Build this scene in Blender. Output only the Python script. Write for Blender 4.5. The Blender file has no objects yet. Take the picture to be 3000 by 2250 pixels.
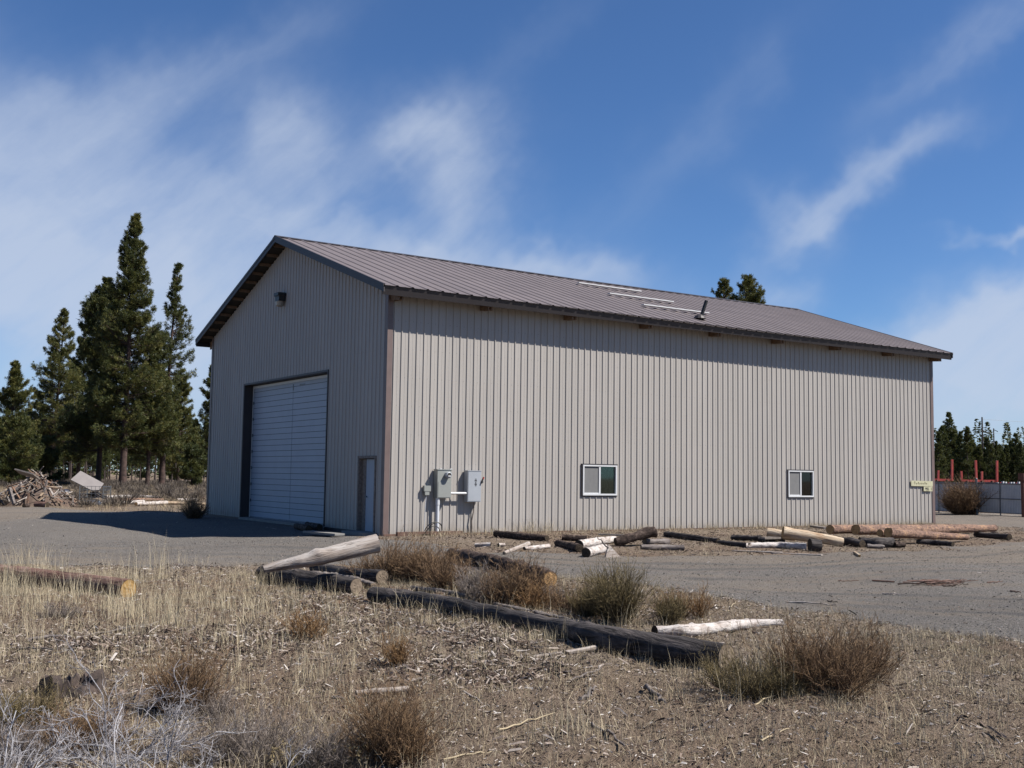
import bpy, math, random
import numpy as np
from mathutils import Vector, Matrix
R = math.radians
col = bpy.context.scene.collection
rng = np.random.default_rng(7)
random.seed(7)

# ------------------------------------------------------------------ survey of the place
F, YAW, PIT, ROL = 3215.57, 0.9803, 0.0836, 0.0142
CAM = np.array([-13.36, -25.876, 1.6])
WID, LEN, ZR, SL, OX, OY = 14.10, 23.38, 9.109, 0.3401, 0.44, 0.61
fw = np.array([math.cos(YAW)*math.cos(PIT), math.sin(YAW)*math.cos(PIT), math.sin(PIT)])
_rt = np.array([math.sin(YAW), -math.cos(YAW), 0.]); _up = np.cross(_rt, fw)
rt = math.cos(ROL)*_rt+math.sin(ROL)*_up; up = -math.sin(ROL)*_rt+math.cos(ROL)*_up

def ray(px, py): return fw*F+rt*(px-1500)-up*(py-1125)

def vnoise(x, y, s=1.0, seed=0):
    x = np.asarray(x, float)/s+seed*17.31; y = np.asarray(y, float)/s-seed*9.77
    xi = np.floor(x); yi = np.floor(y); fx = x-xi; fy = y-yi
    fx = fx*fx*(3-2*fx); fy = fy*fy*(3-2*fy)
    def h(a, b):
        v = np.sin(a*127.1+b*311.7+seed*3.3)*43758.5453
        return v-np.floor(v)
    return (h(xi, yi)*(1-fx)+h(xi+1, yi)*fx)*(1-fy)+(h(xi, yi+1)*(1-fx)+h(xi+1, yi+1)*fx)*fy

def sstep(a, b, x):
    t = np.clip((x-a)/(b-a), 0, 1); return t*t*(3-2*t)

YARD = np.array([(-60, 6), (-22, 1.5), (-10, -5.0), (-8, -6.1), (-6, -7.2), (-4.5, -7.3), (-3.6, -9.0), (-2.8, -11.4), (-2.0, -12.8), (-2.4, -14.3), (-3.0, -16.4), (-3.0, -18.0), (-3.3, -19.7),
                 (-4.5, -24), (6, -40), (60, -60), (75, 8), (41, 10), (30, 16), (24, 9.0), (24.2, -3.3), (19, -7.8), (14.1, -8.8), (9.1, -9.7), (6, -10.0), (3.2, -9.7), (1.8, -8.4), (0.4, -7.3), (-1.1, -6.6), (-.9, -4.9), (-.7, -3), (-0.5, -1.2), (0.3, 1), (0.3, 14.8), (-3.5, 24), (-60, 34)])

def sdist(px, py, poly):
    px = np.asarray(px, float); py = np.asarray(py, float)
    d = np.full(px.shape, 1e9); inside = np.zeros(px.shape, bool)
    n = len(poly)
    for i in range(n):
        a = poly[i]; b = poly[(i+1) % n]; e = b-a
        t = np.clip(((px-a[0])*e[0]+(py-a[1])*e[1])/(e@e), 0, 1)
        d = np.minimum(d, np.hypot(px-a[0]-e[0]*t, py-a[1]-e[1]*t))
        c = ((a[1] > py) != (b[1] > py))
        with np.errstate(divide='ignore', invalid='ignore'):
            xx = (b[0]-a[0])*(py-a[1])/(b[1]-a[1]+1e-12)+a[0]
        inside ^= c & (px < xx)
    return np.where(inside, d, -d)

def yard(x, y):
    d = sdist(x, y, YARD)+(vnoise(x, y, 2.3, 3)-.5)*1.3+(vnoise(x, y, .6, 4)-.5)*.7
    return sstep(-.45, .45, d)

def hgt(x, y, micro=False):
    x = np.asarray(x, float); y = np.asarray(y, float)
    g = yard(x, y)
    near = sstep(0.3, 3.5, np.hypot(np.maximum(0, np.maximum(-x, x-LEN)), np.maximum(0, np.maximum(-y, y-WID))))
    h = -.17*np.exp(-((x+5.2)**2/16+(y-2.2)**2/9))
    h += -.05*np.exp(-((x+7.4)**2/6+(y-8)**2/10))
    h += near*((vnoise(x, y, 5.5, 1)-.5)*.12+(vnoise(x, y, 1.7, 2)-.5)*.06)
    h += near*(1-g)*(vnoise(x, y, .8, 5)-.5)*.07
    far = sstep(40, 140, np.hypot(x, y))
    h += far*(vnoise(x, y, 30, 6)-.5)*.7
    if micro:
        k = 1-.75*g
        r = np.hypot(x-CAM[0], y-CAM[1]); nf = 1-sstep(14, 30, r)
        h += k*nf*((vnoise(x, y, .26, 7)-.5)*.06+(vnoise(x, y, .11, 8)-.5)*.05)
    return h

def G(px, py):
    """the spot on the terrain that a survey sighting meets, and its range"""
    d = ray(px, py); z = 0.
    for _ in range(12):
        t = (z-CAM[2])/d[2]; p = CAM+d*t; z = float(hgt(p[0], p[1]))
    p[2] = z
    return p, t*F

def AT(px, py, depth): return CAM+ray(px, py)*(depth/F)
def V(*a): return np.array(a, float)

# ------------------------------------------------------------------ mesh helpers
class MB:
    def __init__(s): s.v = []; s.f = []; s.a = []; s.n = 0; s.m = []
    def add(s, v, f, a=None, m=0):
        v = np.asarray(v, float).reshape(-1, 3); f = np.asarray(f, int)
        s.v.append(v); s.f.append(f+s.n); s.n += len(v)
        s.a.append(np.full(len(v), .5) if a is None else np.broadcast_to(np.asarray(a, float), (len(v),)))
        s.m.append(np.full(len(f), m)); return s
    def box(s, c, d, rot=None, m=0):
        c = V(*c); d = V(*d)/2
        p = np.array([(x, y, z) for x in (-1, 1) for y in (-1, 1) for z in (-1, 1)])*d
        if rot is not None: p = p@np.array(rot).T
        s.add(p+c, [(0, 1, 3, 2), (4, 6, 7, 5), (0, 4, 5, 1), (2, 3, 7, 6), (0, 2, 6, 4), (1, 5, 7, 3)], m=m); return s
    def box2(s, a, b, m=0):
        a = V(*a); b = V(*b); return s.box((a+b)/2, np.abs(b-a), m=m)
    def beam(s, a, b, w, h, m=0, roll=0):
        a = V(*a); b = V(*b); d = b-a; L = np.linalg.norm(d); d /= L
        u = np.cross(d, V(0, 0, 1)); u = u/np.linalg.norm(u) if np.linalg.norm(u) > 1e-6 else V(1, 0, 0)
        w_ = np.cross(u, d); c_, s_ = math.cos(roll), math.sin(roll)
        u2 = c_*u+s_*w_; w2 = -s_*u+c_*w_
        return s.box((a+b)/2, (L, w, h), np.stack([d, u2, w2], 1), m)
    def tube(s, pts, rad, n=8, cap=True, a=None, m=0):
        pts = np.asarray(pts, float); k = len(pts); rad = np.broadcast_to(np.asarray(rad, float), (k,))
        t = np.gradient(pts, axis=0); t /= np.linalg.norm(t, axis=1)[:, None]+1e-12
        ref = V(0, 0, 1) if abs(t[0][2]) < .9 else V(1, 0, 0)
        u = np.cross(t, ref); u /= np.linalg.norm(u, axis=1)[:, None]+1e-12; w = np.cross(u, t)
        ang = np.arange(n)*2*math.pi/n
        P = pts[:, None]+rad[:, None, None]*(np.cos(ang)[None, :, None]*u[:, None]+np.sin(ang)[None, :, None]*w[:, None])
        i = np.arange(k-1)[:, None]*n; j = np.arange(n)[None]; j2 = (j+1) % n
        f = np.stack([i+j, i+n+j, i+n+j2, i+j2], -1).reshape(-1, 4)
        s.add(P.reshape(-1, 3), f, a, m)
        if cap:
            for e, fl in ((0, 1), (k-1, -1)):
                ring = P[e]; c = pts[e]
                s.add(np.vstack([ring, c]), [((q, (q+1) % n, n)[::fl]) for q in range(n)], None if a is None else (a if np.ndim(a) == 0 else .5), m)
        return s
    def build(s, name, mats, parent=None, smooth=False, loc=None):
        V_ = np.concatenate(s.v) if s.v else np.zeros((0, 3)); A = np.concatenate(s.a)
        if loc is not None: V_ = V_-V(*loc)
        me = bpy.data.meshes.new(name)
        tot = sum(len(f) for f in s.f); nl = sum(f.size for f in s.f)
        me.vertices.add(len(V_)); me.vertices.foreach_set('co', V_.astype(np.float32).ravel())
        me.loops.add(nl); me.polygons.add(tot)
        me.loops.foreach_set('vertex_index', np.concatenate([f.ravel() for f in s.f]).astype(np.int32))
        sz = np.concatenate([np.full(len(f), f.shape[1]) for f in s.f])
        st = np.concatenate([[0], np.cumsum(sz)[:-1]])
        me.polygons.foreach_set('loop_start', st.astype(np.int32)); me.polygons.foreach_set('loop_total', sz.astype(np.int32))
        me.polygons.foreach_set('material_index', np.concatenate(s.m).astype(np.int32))
        me.polygons.foreach_set('use_smooth', np.full(tot, bool(smooth)))
        me.update(calc_edges=True)
        at = me.attributes.new('rnd', 'FLOAT', 'POINT'); at.data.foreach_set('value', A.astype(np.float32))
        for m_ in (mats if isinstance(mats, (list, tuple)) else [mats]): me.materials.append(m_)
        o = bpy.data.objects.new(name, me); col.objects.link(o)
        if loc is not None: o.location = loc
        if parent is not None: attach(o, parent)
        return o

def attach(o, parent):
    o.parent = parent
    if parent.type == 'EMPTY': o.matrix_parent_inverse = Matrix.Translation(parent.location).inverted()
    return o
def tag(o, label, cat, group=None):
    o['label'] = label; o['category'] = cat
    if group: o['group'] = group
    return o
def root(name, loc, label, cat, group=None):
    o = bpy.data.objects.new(name, None); col.objects.link(o); o.location = loc; o.empty_display_size = .2
    return tag(o, label, cat, group)
def kind(o, k, label=None):
    o['kind'] = k
    if label: o['label'] = label
    return o
def unit(v):
    v = np.asarray(v, float); return v/(np.linalg.norm(v, axis=-1, keepdims=True)+1e-12)

# ------------------------------------------------------------------ materials
KT = .60   # all paint and earth tones below share this reflectance scale
class NT:
    K = KT
    def __init__(s, name):
        s.mat = bpy.data.materials.new(name); s.mat.use_nodes = True; s.t = s.mat.node_tree; s.t.nodes.clear()
        s.out = s.n('ShaderNodeOutputMaterial')
    def n(s, typ, **kw):
        x = s.t.nodes.new(typ)
        for k, v in kw.items(): setattr(x, k, v)
        return x
    def set(s, inp, v):
        if hasattr(v, 'is_output') or isinstance(v, bpy.types.NodeSocket): s.t.links.new(v, inp)
        elif isinstance(v, (tuple, list)) and len(v) == 3 and inp.type == 'RGBA': inp.default_value = (v[0]*s.K, v[1]*s.K, v[2]*s.K, 1)
        else: inp.default_value = v
    def math(s, op, a, b=0., clamp=False):
        x = s.n('ShaderNodeMath', operation=op, use_clamp=clamp); s.set(x.inputs[0], a); s.set(x.inputs[1], b); return x.outputs[0]
    def pos(s, scale=(1, 1, 1), obj=False):
        g = s.n('ShaderNodeTexCoord').outputs['Object'] if obj else s.n('ShaderNodeNewGeometry').outputs['Position']
        m = s.n('ShaderNodeMapping'); s.set(m.inputs['Vector'], g); m.inputs['Scale'].default_value = scale; return m.outputs[0]
    def noise(s, vec, scale, detail=4, rough=.55, dist=0):
        x = s.n('ShaderNodeTexNoise'); s.set(x.inputs['Vector'], vec); x.inputs['Scale'].default_value = scale
        x.inputs['Detail'].default_value = detail; x.inputs['Roughness'].default_value = rough; x.inputs['Distortion'].default_value = dist
        return x.outputs['Fac']
    def ramp(s, f, stops):
        x = s.n('ShaderNodeValToRGB'); s.set(x.inputs[0], f); e = x.color_ramp.elements
        while len(e) < len(stops): e.new(.5)
        for q, (p, c) in zip(e, stops): q.position = p; q.color = (c[0]*s.K, c[1]*s.K, c[2]*s.K, 1) if not np.isscalar(c) else (c, c, c, 1)
        return x.outputs[0]
    def mix(s, f, a, b, mode='MIX'):
        x = s.n('ShaderNodeMix', data_type='RGBA', blend_type=mode); s.set(x.inputs[0], f); s.set(x.inputs[6], a); s.set(x.inputs[7], b); return x.outputs[2]
    def attr(s, name='rnd'):
        return s.n('ShaderNodeAttribute', attribute_name=name).outputs['Fac']
    def bsdf(s, color, rough=.8, bump=None, bdist=.01, bstr=1, **kw):
        b = s.n('ShaderNodeBsdfPrincipled'); s.set(b.inputs['Base Color'], color); s.set(b.inputs['Roughness'], rough)
        for k, v in kw.items(): s.set(b.inputs[k.replace('_', ' ')], v)
        if bump is not None:
            x = s.n('ShaderNodeBump'); s.set(x.inputs['Height'], bump); x.inputs['Distance'].default_value = bdist; x.inputs['Strength'].default_value = bstr
            s.t.links.new(x.outputs[0], b.inputs['Normal'])
        s.t.links.new(b.outputs[0], s.out.inputs[0]); return s.mat

def m_plain(name, c, rough=.7, var=.12, scale=6, **kw):
    t = NT(name); n = t.noise(t.pos(), scale, 5)
    a = tuple(x*(1-var) for x in c); b = tuple(min(1, x*(1+var)) for x in c)
    return t.bsdf(t.ramp(n, [(.3, a), (.7, b)]), rough, **kw)

def m_siding(name, c):
    t = NT(name)
    n = t.noise(t.pos((1, 1, .12)), 3.0, 5); base = t.ramp(n, [(.3, tuple(x*.94 for x in c)), (.7, tuple(min(1, x*1.05) for x in c))])
    z = t.n('ShaderNodeSeparateXYZ'); t.set(z.inputs[0], t.pos()); zz = z.outputs[2]
    pn = t.n('ShaderNodeTexWhiteNoise', noise_dimensions='1D'); t.set(pn.inputs['W'], t.math('FLOOR', t.math('DIVIDE', t.math('ADD', z.outputs[0], z.outputs[1]), .9144)))
    base = t.mix(t.math('MULTIPLY', pn.outputs[0], .35), base, tuple(x*.86 for x in c))
    dirt = t.math('MULTIPLY', t.math('SUBTRACT', .8, t.math('ADD', zz, t.math('MULTIPLY', t.noise(t.pos((1, 1, .3)), 5, 4), .9)), True), .9, True)
    base = t.mix(dirt, base, (.30, .235, .17))
    w = t.noise(t.pos((9, 9, .35)), 1.2, 5)   # rain streaks
    base = t.mix(t.ramp(w, [(.5, 0.), (.75, .16)]), base, (.30, .28, .25))
    # screw heads in rows
    s = t.math('ABSOLUTE', t.math('SUBTRACT', t.math('FRACT', t.math('DIVIDE', zz, .76)), .5))
    row = t.math('GREATER_THAN', .014, s)
    xy = t.math('FRACT', t.math('DIVIDE', t.math('ADD', z.outputs[0], z.outputs[1]), .2286))
    sc = t.math('MULTIPLY', row, t.math('GREATER_THAN', .045, t.math('ABSOLUTE', t.math('SUBTRACT', xy, .32))))
    base = t.mix(t.math('MULTIPLY', sc, .45), base, (.12, .11, .10))
    return t.bsdf(base, .52, t.noise(t.pos((1, 1, .3)), 4, 3), .006, .35, Specular_IOR_Level=.35)

def m_roof():
    t = NT('roof_metal')
    n = t.noise(t.pos((.5, 1, 1)), 1.3, 5); c = t.ramp(n, [(.3, (.205, .172, .168)), (.7, (.26, .218, .213))])
    # panel to panel tone
    z = t.n('ShaderNodeSeparateXYZ'); t.set(z.inputs[0], t.pos())
    pn = t.n('ShaderNodeTexWhiteNoise', noise_dimensions='1D'); t.set(pn.inputs['W'], t.math('FLOOR', t.math('DIVIDE', z.outputs[0], .9144)))
    c = t.mix(t.math('MULTIPLY', pn.outputs[0], .25), c, (.20, .17, .17))
    return t.bsdf(c, .5, Specular_IOR_Level=.4)

def m_bark(name, dark, mid, light, lo=.35, hi=.68, along=.25, sc=14):
    """logs: object space x runs along the stem"""
    t = NT(name)
    v = t.pos((along, 1, 1), obj=True)
    n = t.noise(v, sc, 7, .65, .6); big = t.noise(t.pos((1, 1, 1), obj=True), 2.6, 4)
    c = t.ramp(t.math('ADD', t.math('MULTIPLY', n, .7), t.math('MULTIPLY', big, .3)), [(lo, dark), ((lo+hi)/2, mid), (hi, light)])
    crack = t.noise(t.pos((.08, 1, 1), obj=True), 30, 5, .6, .3)
    c = t.mix(t.ramp(crack, [(.34, .8), (.44, 0.)]), c, tuple(x*.3 for x in dark))
    h = t.math('ADD', t.math('MULTIPLY', crack, 1.), t.math('MULTIPLY', n, .8))
    return t.bsdf(c, .9, h, .02, .9, Specular_IOR_Level=.2)

def m_cut(name, c1, c2):
    t = NT(name); r = t.attr('rnd')
    w = t.math('SINE', t.math('ADD', t.math('MULTIPLY', r, 75), t.math('MULTIPLY', t.noise(t.pos(), 9, 3), 5)))
    c = t.mix(t.math('ADD', t.math('MULTIPLY', w, .25), .4), c1, c2)
    c = t.mix(t.ramp(t.noise(t.pos(), 14, 5), [(.5, 0.), (.72, .6)]), c, tuple(x*.45 for x in c2))
    c = t.mix(t.ramp(r, [(.90, 0.), (.97, 1.)]), c, tuple(x*.3 for x in c2))
    return t.bsdf(c, .85, t.noise(t.pos(), 40, 4), .004, .5, Specular_IOR_Level=.2)

def m_blades(name, stops, rough=.75, trans=.0):
    t = NT(name); c = t.ramp(t.attr('rnd'), stops)
    return t.bsdf(c, rough, Specular_IOR_Level=.15)

def m_foliage(name, a, b, c_, tip=(.22, .22, .06)):
    t = NT(name)
    oi = t.n('ShaderNodeObjectInfo').outputs['Random']
    f = t.math('ADD', t.attr('rnd'), t.math('MULTIPLY', t.math('SUBTRACT', oi, .5), .25))
    col_ = t.ramp(f, [(.1, a), (.5, b), (.9, c_)])
    d = t.n('ShaderNodeBsdfPrincipled'); t.set(d.inputs['Base Color'], col_); d.inputs['Roughness'].default_value = .55; d.inputs['Specular IOR Level'].default_value = .25
    tr = t.n('ShaderNodeBsdfTranslucent'); t.set(tr.inputs[0], t.mix(.5, col_, tip))
    mx = t.n('ShaderNodeMixShader'); mx.inputs[0].default_value = .22
    t.t.links.new(d.outputs[0], mx.inputs[1]); t.t.links.new(tr.outputs[0], mx.inputs[2]); t.t.links.new(mx.outputs[0], t.out.inputs[0])
    return t.mat

def m_ground():
    t = NT('earth_and_gravel'); p = t.pos()
    g = t.attr('gravel'); tan = t.attr('dust'); duff = t.attr('duff')
    # bare dirt with duff and chips
    n1 = t.noise(p, 1.2, 6, .6); n2 = t.noise(p, 22, 6, .7); n3 = t.noise(p, 75, 4, .7)
    dirt = t.ramp(t.math('ADD', t.math('MULTIPLY', n2, .6), t.math('MULTIPLY', n3, .4)), [(.34, (.088, .062, .044)), (.5, (.28, .215, .155)), (.66, (.52, .42, .32))])
    dirt = t.mix(t.ramp(n1, [(.35, 0.), (.7, .6)]), dirt, t.mix(n2, (.21, .165, .13), (.40, .335, .27)))
    dirt = t.mix(t.math('MULTIPLY', duff, .75), dirt, t.ramp(n3, [(.35, (.09, .055, .038)), (.65, (.34, .225, .155))]))
    # yard gravel: grey cinders with compacted tan dust
    vo = t.n('ShaderNodeTexVoronoi'); t.set(vo.inputs['Vector'], p); vo.inputs['Scale'].default_value = 55
    hs = t.n('ShaderNodeSeparateColor'); t.set(hs.inputs[0], vo.outputs['Color'])
    st = t.ramp(hs.outputs[0], [(0., (.15, .138, .126)), (.55, (.25, .231, .212)), (.93, (.33, .303, .275)), (1., (.58, .545, .505))])
    n4 = t.noise(p, 3.5, 6, .65, .4); n5 = t.noise(t.pos((.35, 1.4, 1)), .9, 5, .6, 1.2)
    st = t.mix(t.ramp(n4, [(.35, 0.), (.7, .65)]), st, (.295, .262, .230))
    dust = t.math('MULTIPLY', t.math('ADD', tan, t.math('MULTIPLY', t.math('SUBTRACT', n5, .5), 2.4), True), .9, True)
    st = t.mix(dust, st, t.mix(n4, (.27, .222, .178), (.37, .315, .255)))
    st = t.mix(t.math('MULTIPLY', t.attr('track'), .42, True), st, (.10, .098, .10))
    lf = t.noise(p, .45, 4, .6); st = t.mix(t.ramp(lf, [(.35, .30), (.62, 0.)]), st, (.15, .142, .136))
    gm = t.ramp(t.math('ADD', g, t.math('MULTIPLY', t.math('SUBTRACT', n2, .5), .9)), [(.35, 0.), (.65, 1.)])
    c = t.mix(gm, dirt, st)
    h = t.math('ADD', t.math('MULTIPLY', n2, 1.), t.math('MULTIPLY', n3, .7))
    h = t.math('ADD', h, t.math('MULTIPLY', vo.outputs['Distance'], .35))
    return t.bsdf(c, .95, h, .045, .9, Specular_IOR_Level=.12)

def m_glass():
    t = NT('window_glass'); t.mat.use_screen_refraction = False if hasattr(t.mat, 'use_screen_refraction') else False
    g = t.n('ShaderNodeBsdfGlossy'); g.inputs['Roughness'].default_value = .03; g.inputs['Color'].default_value = (.9, .95, .95, 1)
    tr = t.n('ShaderNodeBsdfTransparent'); tr.inputs[0].default_value = (.55, .66, .62, 1)
    fr = t.n('ShaderNodeFresnel'); fr.inputs[0].default_value = 1.5
    m = t.n('ShaderNodeMixShader'); t.t.links.new(fr.outputs[0], m.inputs[0]); t.t.links.new(tr.outputs[0], m.inputs[1]); t.t.links.new(g.outputs[0], m.inputs[2])
    t.t.links.new(m.outputs[0], t.out.inputs[0]); return t.mat

M = {}
M['side'] = m_siding('siding_metal', (.53, .492, .452))
M['roof'] = m_roof()
M['trim'] = m_plain('brown_trim', (.042, .034, .036), .55, .12, 2)
M['corner'] = m_plain('corner_trim', (.20, .14, .125), .5, .12, 3)
M['wood_in'] = m_plain('soffit_wood', (.23, .145, .09), .85, .3, 9)
M['dark_in'] = m_plain('inside_dark', (.05, .045, .04), .9)
M['door_white'] = m_plain('door_paint', (.44, .495, .585), .5, .04, 2)
M['door_line'] = m_plain('door_groove', (.10, .10, .11), .7)
M['vinyl'] = m_plain('white_vinyl', (.82, .83, .84), .4, .03, 4)
M['screen'] = m_plain('insect_screen', (.22, .22, .22), .9, .06, 8)
M['glass'] = m_glass()
M['weath'] = m_plain('weathered_frame', (.26, .22, .19), .85, .35, 14)
M['base'] = m_plain('base_board', (.17, .095, .07), .85, .3, 7)
M['conc'] = m_plain('concrete', (.30, .29, .27), .9, .15, 8)
M['boxg'] = m_plain('meter_paint', (.36, .375, .35), .45, .05, 3)
M['boxb'] = m_plain('disconnect_paint', (.47, .50, .54), .4, .04, 3)
M['pvc'] = m_plain('grey_conduit', (.78, .80, .84), .45, .05, 3)
M['black'] = m_plain('black_plastic', (.02, .02, .02), .5)
M['red'] = m_plain('red_paint', (.42, .045, .035), .55, .15, 3)
M['redb'] = m_plain('bunk_red', (.80, .12, .09), .6, .2, 2)
M['white'] = m_plain('white_paint', (.80, .80, .80), .5, .05)
M['lens'] = m_plain('lamp_lens', (.42, .38, .32), .25, .1, 20)
M['sign'] = m_plain('sign_wood', (.62, .60, .40), .85, .12, 10)
M['signtxt'] = m_plain('sign_lettering', (.26, .22, .12), .9, .2, 30)
M['ink'] = m_plain('black_lettering', (.02, .02, .025), .7)
M['fence'] = m_plain('fence_slats', (.52, .56, .62), .6, .12, 2)
M['steel'] = m_plain('dull_steel', (.20, .22, .24), .45, .15, 5, Metallic=.5)
M['rust'] = m_plain('rusty_steel', (.16, .07, .05), .85, .3, 9)
M['pole'] = m_plain('pole_wood', (.085, .065, .055), .9, .2, 5)
M['bark_red'] = m_bark('bark_reddish', (.08, .038, .028), (.24, .14, .11), (.44, .32, .27))
M['bark_pink'] = m_bark('bark_pinkish', (.06, .036, .028), (.31, .195, .15), (.66, .40, .20), along=.9, sc=16)
M['bark_dark'] = m_bark('wood_dark_weathered', (.025, .021, .020), (.085, .075, .073), (.22, .185, .17), along=.06, sc=22)
M['bark_rough'] = m_bark('bark_dark_rough', (.018, .012, .010), (.08, .055, .045), (.28, .21, .17), along=.7, sc=16)
M['wood_grey'] = m_bark('wood_grey_weathered', (.10, .085, .08), (.24, .205, .19), (.42, .38, .35), along=.05, sc=20)
M['wood_cream'] = m_bark('wood_debarked_cream', (.20, .10, .05), (.56, .385, .245), (.74, .60, .44), lo=.28, hi=.55, along=.2, sc=8)
M['wood_white'] = m_bark('wood_white_bark', (.09, .05, .035), (.50, .42, .37), (.74, .68, .64), lo=.33, hi=.52, along=.5, sc=10)
M['wood_pale'] = m_bark('wood_peeled_pale', (.20, .15, .12), (.43, .36, .31), (.60, .55, .51), lo=.3, hi=.6, along=.05, sc=12)
M['cut_y'] = m_cut('cut_wood_yellow', (.50, .33, .13), (.36, .20, .07))
M['cut_o'] = m_cut('cut_wood_ochre', (.66, .41, .19), (.46, .27, .12))
M['cut_g'] = m_cut('cut_wood_grey', (.34, .27, .20), (.22, .165, .12))
M['cut_d'] = m_cut('cut_wood_dark', (.10, .075, .05), (.05, .035, .025))
M['trunk'] = m_plain('pine_bark', (.075, .045, .036), .95, .6, 4)
M['trunk2'] = m_plain('far_pine_bark', (.065, .046, .04), .95, .4, 2)
M['ground'] = m_ground()
M['needle'] = m_foliage('pine_needles', (.036, .058, .026), (.100, .118, .036), (.26, .235, .065))
M['needle_d'] = m_foliage('far_pine_needles', (.028, .048, .020), (.068, .092, .028), (.16, .165, .045))
M['straw'] = m_blades('dry_grass_blades', [(0, (.21, .16, .105)), (.45, (.52, .42, .275)), (1, (.86, .75, .53))])
M['chips'] = m_blades('wood_chips', [(0, (.022, .014, .012)), (.42, (.10, .065, .050)), (.68, (.30, .23, .185)), (.88, (.50, .43, .38)), (1, (.80, .75, .70))])
M['rubble'] = m_blades('loose_stones', [(0, (.08, .076, .074)), (.6, (.17, .16, .15)), (1, (.38, .36, .34))])
M['stem_br'] = m_blades('shrub_stems_brown', [(0, (.07, .048, .036)), (.5, (.23, .145, .085)), (1, (.46, .30, .165))])
M['stem_ol'] = m_blades('shrub_stems_olive', [(0, (.06, .05, .034)), (.5, (.19, .145, .072)), (1, (.37, .29, .14))])
M['stem_or'] = m_blades('shrub_stems_orange', [(0, (.11, .062, .035)), (.5, (.31, .18, .085)), (1, (.52, .33, .16))])
M['stem_gy'] = m_blades('shrub_stems_grey', [(0, (.10, .085, .072)), (.5, (.27, .22, .185)), (1, (.50, .43, .385))])
M['sage'] = m_blades('sagebrush_twigs', [(0, (.06, .05, .045)), (.5, (.16, .132, .112)), (1, (.28, .235, .185))])
M['silver'] = m_blades('bleached_branch', [(0, (.12, .10, .095)), (.5, (.32, .30, .31)), (1, (.62, .61, .635))])
M['flower'] = m_blades('dried_flower_heads', [(0, (.25, .19, .10)), (.5, (.40, .31, .16)), (1, (.55, .46, .28))])
M['tarp'] = m_plain('grey_panel', (.30, .27, .262), .8, .1, 3)
M['bluew'] = m_plain('pale_blue_plastic', (.40, .47, .58), .5, .12, 5)
M['drum'] = m_plain('dark_blue_drum', (.015, .022, .05), .5)

# ------------------------------------------------------------------ camera, sun, sky
cd = bpy.data.cameras.new('camera'); co = bpy.data.objects.new('camera', cd); col.objects.link(co)
cd.sensor_width = 36; cd.lens = F/3000*36; cd.clip_start = .1; cd.clip_end = 8000
mw = Matrix(((rt[0], up[0], -fw[0], CAM[0]), (rt[1], up[1], -fw[1], CAM[1]), (rt[2], up[2], -fw[2], CAM[2]), (0, 0, 0, 1)))
co.matrix_world = mw
sc = bpy.context.scene; sc.camera = co
SUN = unit(V(1.0, -1.0, 1.64))
sd = bpy.data.lights.new('sun', 'SUN'); so = bpy.data.objects.new('sun', sd); col.objects.link(so)
sd.energy = 5.0; sd.angle = R(.53); sd.color = (1, .95, .88)
so.rotation_euler = Vector(SUN).to_track_quat('Z', 'Y').to_euler()
sc.view_settings.view_transform = 'Standard'; sc.view_settings.look = 'None'; sc.view_settings.exposure = .85; sc.view_settings.gamma = 1
sc.cycles.use_denoising = True
sc.cycles.max_bounces = 8; sc.cycles.transparent_max_bounces = 12
w = bpy.data.worlds.new('World'); sc.world = w; w.use_nodes = True
t = NT.__new__(NT); t.K = 1.; t.t = w.node_tree; t.t.nodes.clear()
out = t.n('ShaderNodeOutputWorld'); bg = t.n('ShaderNodeBackground'); t.t.links.new(bg.outputs[0], out.inputs[0])
sky = t.n('ShaderNodeTexSky', sky_type='NISHITA'); sky.sun_disc = False
sky.sun_elevation = math.asin(SUN[2]); sky.sun_rotation = math.atan2(SUN[0], SUN[1]); sky.altitude = 1300; sky.air_density = 1.0; sky.dust_density = .3; sky.ozone_density = 2.2
tc = t.n('ShaderNodeTexCoord').outputs['Generated']
sx = t.n('ShaderNodeSeparateXYZ'); t.set(sx.inputs[0], tc)
AZ = t.math('ARCTAN2', sx.outputs[1], sx.outputs[0]); EL = t.math('ARCSINE', sx.outputs[2])
def azel(px, py):
    d = unit(ray(px, py)); return math.atan2(d[1], d[0]), math.asin(d[2])
def warp(src, k, s, sd_):
    v = t.n('ShaderNodeCombineXYZ'); t.set(v.inputs[0], AZ); t.set(v.inputs[1], EL); v.inputs[2].default_value = sd_
    return t.math('ADD', src, t.math('MULTIPLY', t.math('SUBTRACT', t.noise(v.outputs[0], s, 4, .6), .5), k))
AZw = warp(AZ, .10, 9, 1.3); ELw = warp(EL, .10, 9, 7.1)
def blob(px, py, rx, ry, ang, wgt):
    """a cloud patch: centre, half sizes in degrees-like sighting units, tilt"""
    a0, e0 = azel(px, py); rx /= F; ry /= F; c, s = math.cos(R(ang)), math.sin(R(ang))
    dx = t.math('MULTIPLY', t.math('SUBTRACT', a0, AZw), math.cos(e0)); dy = t.math('SUBTRACT', ELw, e0)
    u = t.math('ADD', t.math('MULTIPLY', dx, c/rx), t.math('MULTIPLY', dy, s/rx))
    v = t.math('ADD', t.math('MULTIPLY', dx, -s/ry), t.math('MULTIPLY', dy, c/ry))
    q = t.math('ADD', t.math('MULTIPLY', u, u), t.math('MULTIPLY', v, v))
    return t.math('MULTIPLY', t.math('POWER', 2.718, t.math('MULTIPLY', q, -1.)), wgt)
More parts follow.
